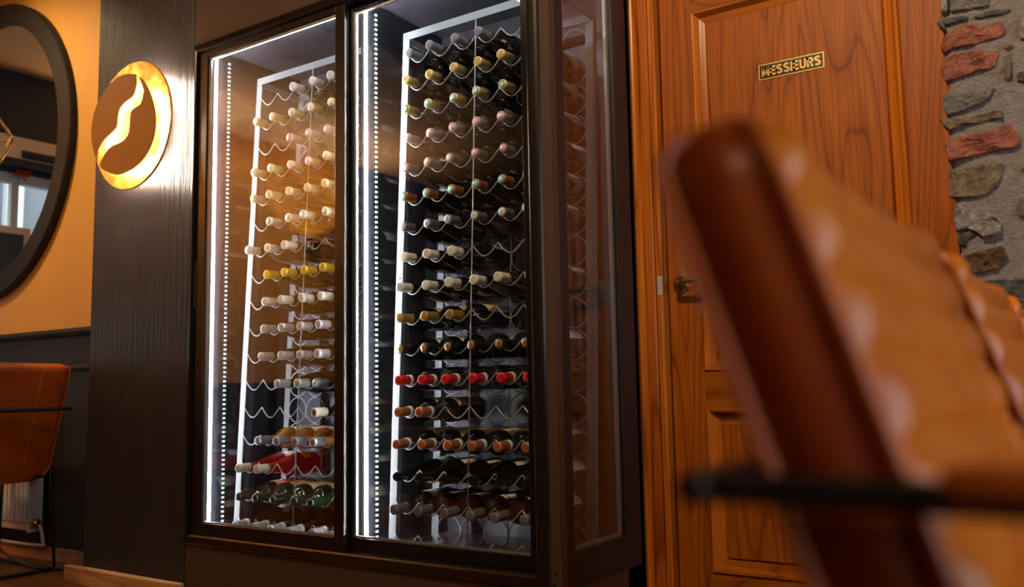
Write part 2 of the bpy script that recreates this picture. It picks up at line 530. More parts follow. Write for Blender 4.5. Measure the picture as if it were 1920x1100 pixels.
def sliding_door(x0, x1, gx0, gx1, y, mat, label):
    """frame, two panes and the spacer between them"""
    d = bpy.data.objects.new('sliding_door', None); COL.objects.link(d); d.parent = cab; d['label'] = label
    z0, z1, gz0, gz1 = .235, 1.963, .275, 1.940
    box('door_stile', x0, gx0, y, y + .022, z0, z1, mat, d, .0015)
    box('door_stile', gx1, x1, y, y + .022, z0, z1, mat, d, .0015)
    box('door_rail', gx0, gx1, y, y + .022, z0, gz0, mat, d, .0015)
    box('door_rail', gx0, gx1, y, y + .022, gz1, z1, mat, d, .0015)
    for yy in (y + .004, y + .016): box('pane', gx0, gx1, yy, yy + .003, gz0, gz1, M_pane, d)
    for a, b in ((gx0, gx0 + .010), (gx1 - .004, gx1)): box('spacer', a, b, y + .0075, y + .0155, gz0, gz1, M_spacer, d)
    for a, b in ((gz0, gz0 + .005), (gz1 - .008, gz1)): box('spacer', gx0 + .010, gx1 - .004, y + .0075, y + .0155, a, b, M_spacer, d)
    return d
dl = sliding_door(-2.722, -1.985, -2.675, -2.026, -.002, M_alu, 'front sliding door with bronze frame')
box('finger_pull', -2.7255, -2.7195, -.006, -.002, 1.02, 1.19, M_black, dl, .002)
sliding_door(-2.020, -1.296, -1.974, -1.326, .024, M_aludk, 'rear sliding door with black frame')

# led strips: a bright profile and a row of diodes in each bay, one along the top
def led_bay(xw, yl):
    box('led_strip', xw + .0005, xw + .010, yl, yl + .006, .245, 1.975, M_led, cab)
    bm = bmesh.new()
    z = .25
    while z < 1.965:
        bmesh.ops.create_cube(bm, size=1, matrix=Matrix.Translation((xw + .003, .108, z)) @ Matrix.Diagonal((.004, .009, .0075, 1)))
        z += .0165
    o = link('led_diode_row', from_bm('led_diode_row', bm), M_leddot, cab); o['kind'] = 'stuff'
led_bay(-2.695, .044); led_bay(-1.952, .054)
box('led_strip', -2.68, -1.99, .046, .054, 1.954, 1.961, M_ledtop, cab)
box('led_strip', -1.94, -1.27, .052, .060, 1.954, 1.961, M_ledtop, cab)

# ------------------------------------------------------------------ racks
PX, PZ, Z0 = .0925, .0953, 1.795
LEAN = math.atan(.05)
YF, YR = .125, .330            # front wires and rear rings at mid height
def yof(z, base): return base + .05 * (z - 1.05)
def make_rack(x0, label):
    """x0: first bottle column; built leaning back against the cabinet's rear"""
    root = empty('wine_rack', (x0 + 2.5 * PX, yof(.236, YF), .236)); root.rotation_euler = (-LEAN, 0, 0)
    tag(root, label, 'rack')
    w2 = 2.5 * PX + .068; H = 1.655; dY = YR - YF
    for sx in (-1, 1):
        for yy in (0, dY):
            x = sx * w2
            box('upright', min(x, x - sx * .026), max(x, x - sx * .026), yy + .002, yy + .006, 0, H, M_rack, root, local=True)
            box('upright_flange', x - .0015, x + .0015, yy + .002, yy + .024, 0, H, M_rack, root, local=True)
            for zz in (H - .012, .80, .835):
                me = lathe_y('bolt', [(-.003, .002), (-.002, .004), (.0, .005)], 8)
                me.transform(Matrix.Translation((x - sx * .013, yy + .002, zz)))
                link('bolt', me, M_chrome, root, True)
        box('side_bar', sx * w2 - .002, sx * w2 + .002, .02, dY, H - .026, H - .002, M_rack, root, local=True)
        box('side_bar', sx * w2 - .002, sx * w2 + .002, .02, dY, .004, .024, M_rack, root, local=True)
    for yy in (0, dY):
        box('top_bar', -w2 + .002, w2 - .002, yy, yy + .004, H - .026, H, M_rack, root, local=True)
    for xx in (0.0,):
        tube('centre_rod', [(xx, .0, .01), (xx, .0, H - .01)], .0022, M_wire, root, 6, local=True)
        tube('centre_rod', [(xx, dY, .01), (xx, dY, H - .01)], .0022, M_wire, root, 6, local=True)
    # front wave
    pts = []
    for i in range(6 * 16 + 1):
        u = i / 16 - .5
        c = math.cos(math.pi * u)
        pts.append(((u - 2.5) * PX, .004, .037 * (1 - math.sqrt(c * c + .006))))
    wave = tube_mesh('front_wire', pts, .0021, 6); wave.shade_smooth(); wave.materials.append(M_wire)
    ring = tube_mesh('rear_ring', [(.0455 * math.cos(a * math.pi / 12), 0, .0455 * math.sin(a * math.pi / 12)) for a in range(24)], .0019, 5, True)
    ring.shade_smooth(); ring.materials.append(M_wire)
    for r in range(17):
        z = (Z0 - r * PZ - .236) / math.cos(LEAN)
        o = bpy.data.objects.new('front_wire', wave); COL.objects.link(o); o.parent = root; o.location = (0, -.001, z - .0185)
        for c in range(6):
            q = bpy.data.objects.new('rear_ring', ring); COL.objects.link(q); q.parent = root
            q.location = ((c - 2.5) * PX, dY + .004, z + .012)
    return root
RX = {'left': -2.537, 'right': -1.8146}
make_rack(RX['left'], 'silver metal wine rack behind the left sliding door')
make_rack(RX['right'], 'silver metal wine rack behind the right sliding door')

# ------------------------------------------------------------------ bottles
SEG = 22
def bordeaux():
    return [(.0, .0118), (.0015, .0140), (.012, .0142), (.014, .0134), (.05, .0136), (.082, .0150), (.092, .0185), (.102, .0265),
            (.111, .0325), (.120, .0358), (.132, .0370), (.288, .0370), (.294, .0362), (.299, .0325), (.300, .024), (.290, .012)]
def burgundy():
    return [(.0, .0118), (.0015, .0145), (.010, .0150), (.013, .0136), (.04, .0136), (.075, .0155), (.100, .0205), (.125, .0275),
            (.150, .0335), (.170, .0372), (.182, .0380), (.288, .0380), (.294, .0372), (.299, .033), (.300, .024), (.290, .012)]
PROF = {'bordeaux': bordeaux(), 'burgundy': burgundy()}
def capsule_mesh(prof, s1):
    pr = [(-.0012, .0075), (-.0012, .0128), (.0006, .0150), (.010, .0153), (.012, .0146)]
    base = [(s, r) for s, r in prof if .013 < s < s1]
    return lathe_y('capsule', pr + [(s, r + .0008) for s, r in base] + [(s1, .0146 + max(0, (s1 - .05)) * .03)], SEG)
def label_mesh(s0, s1, r, a0, a1):
    v = []; f = []; n = 16
    for s in (s0, s1):
        for k in range(n + 1):
            q = a0 + (a1 - a0) * k / n
            v.append((r * math.cos(q), s, r * math.sin(q)))
    f = [(k, k + 1, n + 2 + k, n + 1 + k) for k in range(n)]
    me = mesh('paper_label', v, f)
    bm = bmesh.new(); bm.from_mesh(me); bpy.data.meshes.remove(me)
    bmesh.ops.solidify(bm, geom=bm.faces[:], thickness=.0004)
    return from_bm('paper_label', bm)
def foil(name, col, metal=.3, rough=.38):
    return speckle(name, tuple(c * .88 for c in col), col, 120, rough, metal=metal, bs=.12, bd=.0006)
CAPM = {
 'pearl': foil('pearl_foil', (.62, .62, .60)), 'gold': foil('gold_foil', (.60, .47, .17), .5), 'mauve': foil('mauve_foil', (.36, .32, .34)),
 'lime': foil('pale_lime_foil', (.66, .66, .38)), 'mint': foil('pale_mint_foil', (.66, .70, .54)), 'cream': foil('cream_foil', (.74, .70, .55), .1),
 'yellow': foil('yellow_gold_foil', (.68, .50, .035), .45), 'ivory': foil('ivory_foil', (.68, .69, .58), .1), 'silver': foil('silver_foil', (.55, .57, .58), .5),
 'dark': foil('dark_grey_foil', (.075, .075, .08)), 'steel': foil('steel_foil', (.42, .44, .47), .7), 'blue': foil('pale_blue_foil', (.46, .50, .60), .2),
 'slate': foil('slate_foil', (.16, .165, .18)), 'orange': foil('amber_foil', (.36, .12, .03), .4), 'grey': foil('smoke_foil', (.14, .13, .13)),
 'antique': foil('antique_gold_foil', (.50, .33, .085), .6), 'black': foil('black_foil', (.020, .018, .018)), 'red': foil('red_foil', (.72, .012, .022), .15),
 'copper': foil('copper_foil', (.58, .22, .075), .5), 'white': foil('white_band', (.70, .72, .72), .1), 'teal': foil('teal_disc', (.03, .42, .34), .2),
 'rose': foil('rose_disc', (.62, .22, .24), .2), 'pale': foil('pale_disc', (.68, .68, .66), .3),
}
GL = {'black': wine_glass('black_bottle_glass', (.010, .009, .007), 0), 'olive': wine_glass('olive_bottle_glass', (.035, .030, .008), 0),
      'brown': wine_glass('brown_bottle_glass', (.030, .010, .004), 0), 'amber': wine_glass('amber_wine', (.98, .50, .07), .55),
      'rose': wine_glass('rose_wine', (.95, .10, .08), .55), 'green': wine_glass('green_bottle_glass', (.008, .050, .020), 0)}
LABM = {'cream': speckle('cream_label_paper', (.60, .52, .38), (.70, .63, .50), 60, .6, bs=0), 'white': speckle('white_label_paper', (.62, .61, .58), (.72, .71, .68), 60, .6, bs=0),
        'tan': speckle('tan_label_paper', (.50, .34, .16), (.60, .43, .22), 60, .6, bs=0)}
ME = {}
def get(key, fn, mat):
    k = (key, mat.name)
    if k not in ME:
        me = fn(); me.shade_smooth(); me.materials.append(mat); ME[k] = me
    return ME[k]
ORD = ['first', 'second', 'third', 'fourth', 'fifth', 'sixth', 'seventh', 'eighth', 'ninth', 'tenth', 'eleventh', 'twelfth', 'thirteenth', 'fourteenth', 'fifteenth', 'sixteenth', 'bottom']
def bottle(rack, row, col, cap, words, shape='bordeaux', glass='black', lab='cream', disc=None, band=False, caplen=.050, dy=0):
    z = Z0 - row * PZ
    yc = yof(z, YF) - .052 + dy
    x = RX[rack] + col * PX
    o = bpy.data.objects.new('wine_bottle', get('g' + shape, lambda: lathe_y('bottle_glass', PROF[shape], SEG), GL[glass]))
    COL.objects.link(o)
    o.location = (x + random.uniform(-.004, .004), yc + random.uniform(-.008, .008), z)
    o.rotation_euler = (R(1.2), random.uniform(0, .0), R(random.uniform(-1.0, 1.0)))
    pos = ORD[col] if col < 5 else 'last'
    tag(o, f'{words}, {pos} slot, {ORD[row]} row of the {rack} rack', 'wine bottle', f'wine bottles in the {rack} rack')
    def part(n, me, par=o):
        p = bpy.data.objects.new(n, me); COL.objects.link(p); p.parent = par; return p
    c = None
    if cap:
        cl = caplen
        c = part('capsule', get('c%.3f%s' % (cl, shape), lambda: capsule_mesh(PROF[shape], cl), CAPM[cap]))
    par = c or o
    if disc: part('cap_disc', get('disc', lambda: lathe_y('cap_disc', [(-.0020, .004), (-.0020, .0112), (-.0010, .0118)], 18), CAPM[disc]), par)
    if disc in ('teal', 'rose'): part('cap_seal', get('seal', lambda: lathe_y('cap_seal', [(-.0026, .003), (-.0026, .0068), (-.0018, .0070)], 14), CAPM['pale']), par)
    if band: part('foil_band', get('band', lambda: lathe_y('foil_band', [(caplen, .0145), (caplen, .0160), (caplen + .012, .0166), (caplen + .012, .0145)], SEG), CAPM['white']), par)
    if lab:
        r = max(p[1] for p in PROF[shape]) + .0004
        s0 = .150 if shape == 'bordeaux' else .190
        rot = random.uniform(-.5, .5)
        a = random.choice([0, 1])
        part('paper_label', get('l%s%d' % (shape, a), lambda: label_mesh(s0, .262, r, R(20 + 15 * a), R(150 + 25 * a)), LABM[lab]))
    return o

ROWS = {
 'left': [
  (0, [2, 3, 4, 5], dict(cap='pearl', words='pearl white capped wine bottle', glass='olive', lab='white')),
  (1, range(6), dict(cap='gold', words='gold capped wine bottle', glass='olive', disc='pale')),
  (2, [2, 3, 4, 5], dict(cap='mauve', words='mauve grey capped wine bottle', glass='olive', disc='rose', lab='white')),
  (3, range(6), dict(cap='lime', words='pale lime capped wine bottle', glass='olive', disc='pale')),
  (4, range(6), dict(cap='lime', words='pale lime capped wine bottle', glass='olive')),
  (5, [1, 2, 3, 4, 5], dict(cap='mint', words='mint ringed pale capped wine bottle', glass='olive', disc='teal')),
  (6, [0, 1, 2], dict(cap='cream', words='cream capped wine bottle', glass='olive')),
  (7, [1, 2, 3, 4, 5], dict(cap='yellow', words='bright yellow gold capped wine bottle', glass='olive', shape='burgundy')),
  (8, [1, 2, 3, 4, 5], dict(cap='ivory', words='ivory capped wine bottle', glass='olive', shape='burgundy')),
  (9, [1, 2, 3, 4, 5], dict(cap='silver', words='satin silver capped wine bottle', glass='olive', shape='burgundy', lab='white')),
  (10, [1, 2, 3, 4, 5], dict(cap='silver', words='satin silver capped wine bottle', glass='olive', shape='burgundy', lab='white')),
  (11, [2, 3], dict(cap='silver', words='satin silver capped wine bottle', glass='black', shape='burgundy')),
  (11, [4, 5], dict(cap='dark', words='dark grey capped wine bottle', glass='black', disc='pale')),
  (12, [4, 5], dict(cap='cream', words='cream capped wine bottle with copper tip', glass='brown', disc='orange', lab='white')),
  (13, [1, 2, 3, 4, 5], dict(cap='steel', words='steel capped amber wine bottle', glass='amber', lab='white')),
  (14, [0, 1], dict(cap='cream', words='cream capped red rose wine bottle', glass='rose', shape='burgundy', lab='white')),
  (15, range(6), dict(cap=None, words='bare necked green wine bottle with cream label', glass='green', lab='cream')),
  (16, range(6), dict(cap='blue', words='pale blue capped dark wine bottle', glass='brown', shape='burgundy', lab='cream', band=True, caplen=.045)),
 ],
 'right': [
  (0, [0, 1, 2, 3], dict(cap='slate', words='slate grey capped black wine bottle', glass='black', caplen=.062, lab=None)),
  (1, range(6), dict(cap='gold', words='gold capped black wine bottle', glass='black')),
  (2, range(6), dict(cap='gold', words='gold capped wine bottle with teal tip', glass='black', disc='teal', lab='white')),
  (3, range(6), dict(cap='mauve', words='grey capped wine bottle with rosy tip', glass='black', disc='rose', lab='white')),
  (4, range(6), dict(cap='grey', words='smoky capped wine bottle with rosy tip', glass='black', disc='rose', lab='white', shape='burgundy')),
  (5, range(6), dict(cap='orange', words='amber capped wine bottle with teal tip', glass='black', disc='teal', lab='white', shape='burgundy')),
  (6, range(6), dict(cap='grey', words='smoky capped wine bottle with pale tip', glass='black', disc='pale', shape='burgundy')),
  (7, [0, 1, 2], dict(cap='cream', words='cream capped black wine bottle', glass='black', shape='burgundy')),
  (8, range(6), dict(cap='ivory', words='ivory capped black wine bottle', glass='black', shape='burgundy')),
  (9, [0, 1, 2], dict(cap='antique', words='antique gold capped black wine bottle', glass='black', lab='tan', caplen=.058)),
  (10, range(6), dict(cap='black', words='black capped wine bottle with gold tip', glass='black', disc='antique', lab='white')),
  (11, range(6), dict(cap='red', words='bright red capped black wine bottle', glass='black', lab=None, band=True, caplen=.048)),
  (12, [0, 1], dict(cap='copper', words='copper capped wine bottle with tan label', glass='black', lab='tan', band=True, caplen=.050)),
  (13, range(6), dict(cap='copper', words='copper capped wine bottle with tan label', glass='black', lab='tan', band=True, caplen=.050)),
  (14, range(6), dict(cap=None, words='bare necked black wine bottle', glass='black', shape='burgundy', lab='cream')),
  (15, range(6), dict(cap='slate', words='slate grey capped wine bottle with cream label', glass='brown', lab='cream', caplen=.060)),
 ]}
for rk, rows in ROWS.items():
    for r_, cols, kw in rows:
        for c_ in cols: bottle(rk, r_, c_, **kw)

# ------------------------------------------------------------------ round wall lamp on the pilaster
LC = (-3.065, 1.744)
lamp = tag(empty('wall_lamp', (LC[0], 0, LC[1])), 'round gold leaf wall lamp with two curved brown plates, on black pilaster', 'wall lamp')
def gold_leaf():
    m, t, b = nt('gold_leaf')
    v_ = coords(t)
    f = noise(t, v_, 22, 6, .65, .4)
    t.links.new(ramp(t, f, [(.36, (.62, .20, .008)), (.5, (.85, .42, .045)), (.66, (.95, .60, .16))]), b.inputs['Base Color'])
    b.inputs['Roughness'].default_value = .42; b.inputs['Metallic'].default_value = .35
    bump(t, b, f, .25, .002)
    return m
M_leaf = gold_leaf()
M_bean = plain('bronze_lacquer', (.25, .098, .010), .42, .2)
me = lathe_y('disc', [(-.052, .001), (-.052, .2465), (-.050, .248), (-.044, .248), (-.043, .246), (-.043, .001)], 72)
me.transform(Matrix.Translation((LC[0], 0, LC[1]))); link('disc', me, M_leaf, lamp)
LB = [(-2.981, 1.916), (-3.022, 1.927), (-3.064, 1.932), (-3.116, 1.925), (-3.163, 1.906), (-3.21, 1.874), (-3.248, 1.826), (-3.266, 1.766), (-3.263, 1.713), (-3.243, 1.658), (-3.222, 1.624), (-3.22, 1.649), (-3.208, 1.675), (-3.183, 1.697), (-3.14, 1.715), (-3.106, 1.729), (-3.094, 1.75), (-3.091, 1.781), (-3.08, 1.804), (-3.051, 1.821), (-3.009, 1.831), (-2.985, 1.846), (-2.976, 1.875)]
RB = [(-2.962, 1.903), (-2.933, 1.883), (-2.903, 1.847), (-2.877, 1.804), (-2.858, 1.756), (-2.851, 1.71), (-2.857, 1.662), (-2.878, 1.621), (-2.912, 1.588), (-2.956, 1.565), (-3.005, 1.551), (-3.055, 1.546), (-3.097, 1.549), (-3.15, 1.568), (-3.186, 1.586), (-3.2, 1.601), (-3.188, 1.623), (-3.154, 1.651), (-3.116, 1.665), (-3.069, 1.667), (-3.032, 1.68), (-3.013, 1.7), (-3.009, 1.734), (-3.006, 1.772), (-2.982, 1.785), (-2.949, 1.791), (-2.934, 1.81), (-2.929, 1.84), (-2.941, 1.872)]
M_lampled = plain('lamp_led', (1, 1, 1), .5, emit=(1.0, .93, .82), es=190)
M_halo = plain('halo_led', (1, 1, 1), .5, emit=(1.0, .93, .84), es=150)
def plate(poly, tip, pins):
    i1 = tip
    q3 = [(a, b, 0) for a, b in poly]
    pts = [(p.x, p.y) for p in smooth_path(q3[:i1 + 1], 3)[:-1] + smooth_path(q3[i1:] + q3[:1], 3)[:-1]]
    p_ = link('curved_plate', prism_y('curved_plate', pts, -.0925, -.0885), M_bean, lamp)
    cx = sum(a for a, b in pts) / len(pts); cz = sum(b for a, b in pts) / len(pts)
    # standoff pins and the led ribbon on the plate's back
    for a, b in pins:
        tube('standoff', [(a, -.0885, b), (a, -.052, b)], .004, M_brass, lamp)
        me = lathe_y('rivet', [(-.0940, .001), (-.0936, .0035), (-.0925, .0045)], 10); me.transform(Matrix.Translation((a, 0, b))); link('rivet', me, M_bean, p_)
    rib = [(LC[0] + (a - LC[0]) * .86, -.085, LC[1] - .006 + (b - LC[1]) * .86) for a, b in poly[1:tip]]
    tube('led_ribbon', rib, .0024, M_lampled, p_, 5)
plate(LB, 10, ((-3.175, 1.80), (-3.055, 1.885))); plate(RB, 15, ((-2.915, 1.715), (-3.07, 1.602)))
tube('halo_ribbon', [(LC[0] + .205 * math.cos(a * math.pi / 24), -.036, LC[1] + .205 * math.sin(a * math.pi / 24)) for a in range(48)], .004, M_halo, lamp, 6, True)
me = lathe_y('back_box', [(-.043, .10), (-.001, .10)], 32); me.transform(Matrix.Translation((LC[0], 0, LC[1]))); link('back_box', me, M_black, lamp)

# ------------------------------------------------------------------ round mirror on the ochre wall
MC = (-4.64, 1.945)
mir = tag(empty('wall_mirror', (MC[0], YW, MC[1])), 'large round mirror in a thick black frame on ochre wall', 'mirror')
def ring_prof(prof, n=80):
    v = []; f = []; m = len(prof)
    for k in range(n):
        a = 2 * math.pi * k / n
        for r, yy in prof: v.append((MC[0] + r * math.cos(a), yy, MC[1] + r * math.sin(a)))
    for k in range(n):
        for i in range(m):
            j = (i + 1) % m; k2 = (k + 1) % n
            f.append((k * m + i, k2 * m + i, k2 * m + j, k * m + j))
    bm = bmesh.new(); me = mesh('mirror_frame', v, f); bm.from_mesh(me); bpy.data.meshes.remove(me)
    return from_bm('mirror_frame', bm)
link('mirror_frame', ring_prof([(.755, YW - .001), (.755, YW - .030), (.748, YW - .036), (.662, YW - .040), (.655, YW - .036), (.655, YW - .001)]), M_mframe, mir)
me = lathe_y('mirror_glass', [(YW - .016, .001), (YW - .016, .656), (YW - .010, .656)], 80); me.transform(Matrix.Translation((MC[0], 0, MC[1])))
link('mirror_glass', me, M_mirror, mir)

# ------------------------------------------------------------------ radiator, cables
rad = tag(empty('radiator', (-4.5, .16, 0)), 'white panel radiator with vertical ribs under the ochre wall', 'radiator')
box('panel', -5.0, -4.03, .146, .192, .13, .66, M_white, rad, .004)
rib_me = None
for i in range(28):
    x = -4.985 + i * .0335
    o = box('rib', x, x + .020, .132, .147, .165, .63, M_white, rad, .005)
box('side_cover', -4.030, -4.026, .128, .193, .125, .665, M_white, rad, .001)
box('top_grille', -5.0, -4.03, .130, .193, .660, .668, M_white, rad, .001)
for x in (-4.9, -4.15): box('wall_bracket', x - .015, x + .015, .19, .20, .2, .5, M_white, rad)
tube('pipe', smooth_path([(-4.02, .160, .165), (-3.99, .160, .160), (-3.975, .165, .13), (-3.975, .172, .085), (-4.0, .176, .068), (-4.3, .178, .062), (-5.0, .178, .062)], 6), .008, M_white, rad, 8)
me = lathe_y('valve_head', [(-.02, .012), (-.018, .018), (.012, .019), (.018, .014)], 14); me.transform(Matrix.Translation((-4.0, .150, .168))); link('valve_head', me, M_brass, rad, smooth=True)
rad.location.y -= .012
ca = tube('power_cable', smooth_path([(-5.0, .10, .03), (-4.45, .03, .20), (-4.20, .04, .10), (-4.02, .05, .03), (-3.84, .06, .007), (-3.62, .10, .008), (-3.45, .165, .010)], 8), .0045, M_black, None, 6)
tag(ca, 'long black cable lying in a curve below the radiator', 'cable')
ca = tube('lead_cable', smooth_path([(-3.62, .172, .066), (-3.60, .165, .03), (-3.575, .12, .006), (-3.53, .06, .0045)], 8), .0035, M_black, None, 6)
tag(ca, 'short black cable hanging beside the pine plinth', 'cable')

# ------------------------------------------------------------------ door with casing
DX0, DX1, YD = -1.131, -.318, .525
dr = struct(empty('door_1', (DX0, YD, 0)), 'orange brown wooden panel door with brass handle')
PLX0, PLX1 = -1.025, -.427
box('stile', DX0 + .003, PLX0, YD, YD + .038, .008, 2.03, M_door, dr, .001)
box('stile', PLX1, DX1 - .003, YD, YD + .038, .008, 2.03, M_door, dr, .001)
for z0, z1 in ((.008, .173), (.649, .755), (1.865, 2.03)): box('rail', PLX0, PLX1, YD, YD + .038, z0, z1, M_doorx, dr, .0005)
def panel(z0, z1):
    b = .042
    # sloping moulding, four mitred pieces, then the raised field
    for e in range(4):
        o4 = [(PLX0, z0), (PLX1, z0), (PLX1, z1), (PLX0, z1)]
        i4 = [(PLX0 + b, z0 + b), (PLX1 - b, z0 + b), (PLX1 - b, z1 - b), (PLX0 + b, z1 - b)]
        A, B, C_, D_ = o4[e], o4[(e + 1) % 4], i4[(e + 1) % 4], i4[e]
        def lerp(p, q, s): return (p[0] + (q[0] - p[0]) * s, p[1] + (q[1] - p[1]) * s)
        v = []
        prof = [(0, 0), (.12, -.006), (.28, -.005), (.42, .004), (.55, .012), (1, .016)]
        for s, yy in prof:
            p = lerp(A, D_, s); q = lerp(B, C_, s)
            v += [(p[0], YD + yy, p[1]), (q[0], YD + yy, q[1])]
        f = [(2 * i, 2 * i + 1, 2 * i + 3, 2 * i + 2) for i in range(len(prof) - 1)]
        n = len(v)
        v += [(x, YD + .028, z) for x, _, z in v]
        f += [(n + 2 * i, n + 2 * i + 2, n + 2 * i + 3, n + 2 * i + 1) for i in range(len(prof) - 1)]
        f += [(0, n, n + 1, 1)]
        bm = bmesh.new(); me = mesh('moulding', v, f); bm.from_mesh(me); bpy.data.meshes.remove(me)
        link('moulding', from_bm('moulding', bm), M_doorx if e % 2 == 0 else M_mold, dr)
    box('panel', PLX0 + b - .001, PLX1 - b + .001, YD + .010, YD + .028, z0 + b - .001, z1 - b + .001, M_door, dr, .006, seg=1)
panel(.173, .649); panel(.755, 1.865)
# rosette and lever
hz, hx = 1.021, -1.087
M_strike = plain('strike_plate_metal', (.45, .44, .43), .35, .3)
hd = bpy.data.objects.new('door_handle', None); COL.objects.link(hd); hd.parent = dr; hd['label'] = 'brass lever handle on a round rosette'
me = lathe_y('rosette', [(YD - .008, .001), (YD - .008, .021), (YD - .005, .025), (YD, .0255)], 28); me.transform(Matrix.Translation((hx, 0, hz))); link('rosette', me, M_brass, hd)
tube('lever', smooth_path([(hx, YD - .004, hz), (hx, YD - .040, hz + .001), (hx + .010, YD - .052, hz + .002), (hx + .04, YD - .054, hz + .003), (hx + .12, YD - .054, hz + .002)], 6), .0085, M_brass, hd, 10)
box('strike_plate', -1.150, -1.1335, .4885, .4905, .989, 1.048, M_strike, dr, .0006)

def casing(name, prof, z1, mat):
    """vertical board whose moulded section is given as (x, y) points"""
    n = len(prof)
    v = [(x, y_, 0) for x, y_ in prof] + [(x, y_, z1) for x, y_ in prof]
    f = [tuple(range(n))[::-1], tuple(range(n, 2 * n))] + [(i, (i + 1) % n, (i + 1) % n + n, i + n) for i in range(n)]
    bm = bmesh.new(); me = mesh(name, v, f); bm.from_mesh(me); bpy.data.meshes.remove(me)
    return from_bm(name, bm)
cs = struct(empty('trim_5', (-1.18, .5, 0)), 'moulded orange wood door casing')
YC = .49
link('outer_bead', casing('outer_bead', [(-1.216, .565), (-1.216, YC - .004), (-1.213, YC - .012), (-1.206, YC - .017), (-1.200, YC - .015), (-1.195, YC - .006), (-1.193, YC), (-1.193, .565)], 2.12, M_mold), M_mold, cs)
link('casing_board', casing('casing_board', [(-1.193, .565), (-1.193, YC + .004), (-1.186, YC + .001), (-1.163, YC + .001), (-1.158, YC + .006), (-1.158, .565)], 2.12, M_case), M_case, cs)
link('door_stop', casing('door_stop', [(-1.156, .565), (-1.156, YC + .004), (-1.153, YC), (-1.140, YC), (-1.1345, YC + .004), (-1.1345, .565)], 2.05, M_mold), M_mold, cs)
box('head_casing', -1.216, -.20, YC, .565, 2.05, 2.14, M_case, cs, .004)
box('jamb', -.314, -.25, YC + .01, .565, 0, 2.05, M_case, cs)

# sign on the door
SY = YD + .010
sg = tag(empty('door_sign', (-.7265, SY, 1.6275)), 'small black and gold door sign reading MESSIEURS', 'sign')
M_signgold = plain('sign_gold', (.62, .36, .085), .35, .35)
M_signblk = plain('sign_black', (.006, .005, .006), .3)
box('border', -.8215, -.6315, SY - .0022, SY - .0002, 1.604, 1.651, M_signgold, sg, .0004)
box('plate', -.8175, -.6355, SY - .0030, SY - .0022, 1.608, 1.647, M_signblk, sg)
def stroke_letter(paths, w):
    bm = bmesh.new()
    for P in paths:
        L = []; Rr = []
        n = len(P)
        for i in range(n):
            a = Vector(P[max(i - 1, 0)]); b = Vector(P[i]); c = Vector(P[min(i + 1, n - 1)])
            d1 = (b - a).normalized() if i else (c - b).normalized(); d2 = (c - b).normalized() if i < n - 1 else d1
            t_ = (d1 + d2).normalized(); nn = Vector((-t_.y, t_.x)); k = 1 / max(.5, nn.dot(Vector((-d1.y, d1.x))))
            L.append(b + nn * w / 2 * k); Rr.append(b - nn * w / 2 * k)
        lv = [bm.verts.new((p.x, 0, p.y)) for p in L]; rv = [bm.verts.new((p.x, 0, p.y)) for p in Rr]
        for i in range(n - 1): bm.faces.new((lv[i], rv[i], rv[i + 1], lv[i + 1]))
    me = bpy.data.meshes.new('letter'); bm.to_mesh(me); bm.free(); return me
def arc(cx, cy, rx, ry, a0, a1, n=10): return [(cx + rx * math.cos(R(a0 + (a1 - a0) * i / n)), cy + ry * math.sin(R(a0 + (a1 - a0) * i / n))) for i in range(n + 1)]
SW = .215; h_ = SW / 2
GLY = {
 'M': (.88, [[(h_, 0), (h_, 1)], [(.88 - h_, 0), (.88 - h_, 1)], [(h_, .93), (.44, .12)], [(.88 - h_, .93), (.44, .12)]]),
 'E': (.62, [[(h_, 0), (h_, 1)], [(0, 1 - h_), (.62, 1 - h_)], [(0, .51), (.57, .51)], [(0, h_), (.62, h_)]]),
 'S': (.70, [arc(.35, .735, .245, .165, 20, 270, 14) + arc(.35, .285, .250, .18, 90, -160, 14)[1:]]),
 'I': (SW, [[(h_, 0), (h_, 1)]]),
 'U': (.72, [[(h_, 1), (h_, .33)] + arc(.36, .33, .36 - h_, .33 - h_, 180, 360, 12)[1:] + [(.72 - h_, 1)]]),
 'R': (.72, [[(h_, 0), (h_, 1)], [(0, 1 - h_), (.40, 1 - h_)] + arc(.40, .69, .215, .205, 90, -90, 10)[1:] + [(h_, .485)], [(.40, .45), (.60, 0)]]),
}
word = 'MESSIEURS'; gap = .085
tw = sum(GLY[c_][0] for c_ in word) + gap * (len(word) - 1)
kx = .171 / tw; ky = .0285; px_ = -.7265 - .171 / 2
for c_ in word:
    me = stroke_letter(GLY[c_][1], SW)
    for v_ in me.vertices: v_.co = (px_ + v_.co.x * kx, SY - .0034, 1.6275 - ky / 2 + v_.co.z * ky)
    link('letter', me, M_signgold, sg)
    px_ += (GLY[c_][0] + gap) * kx

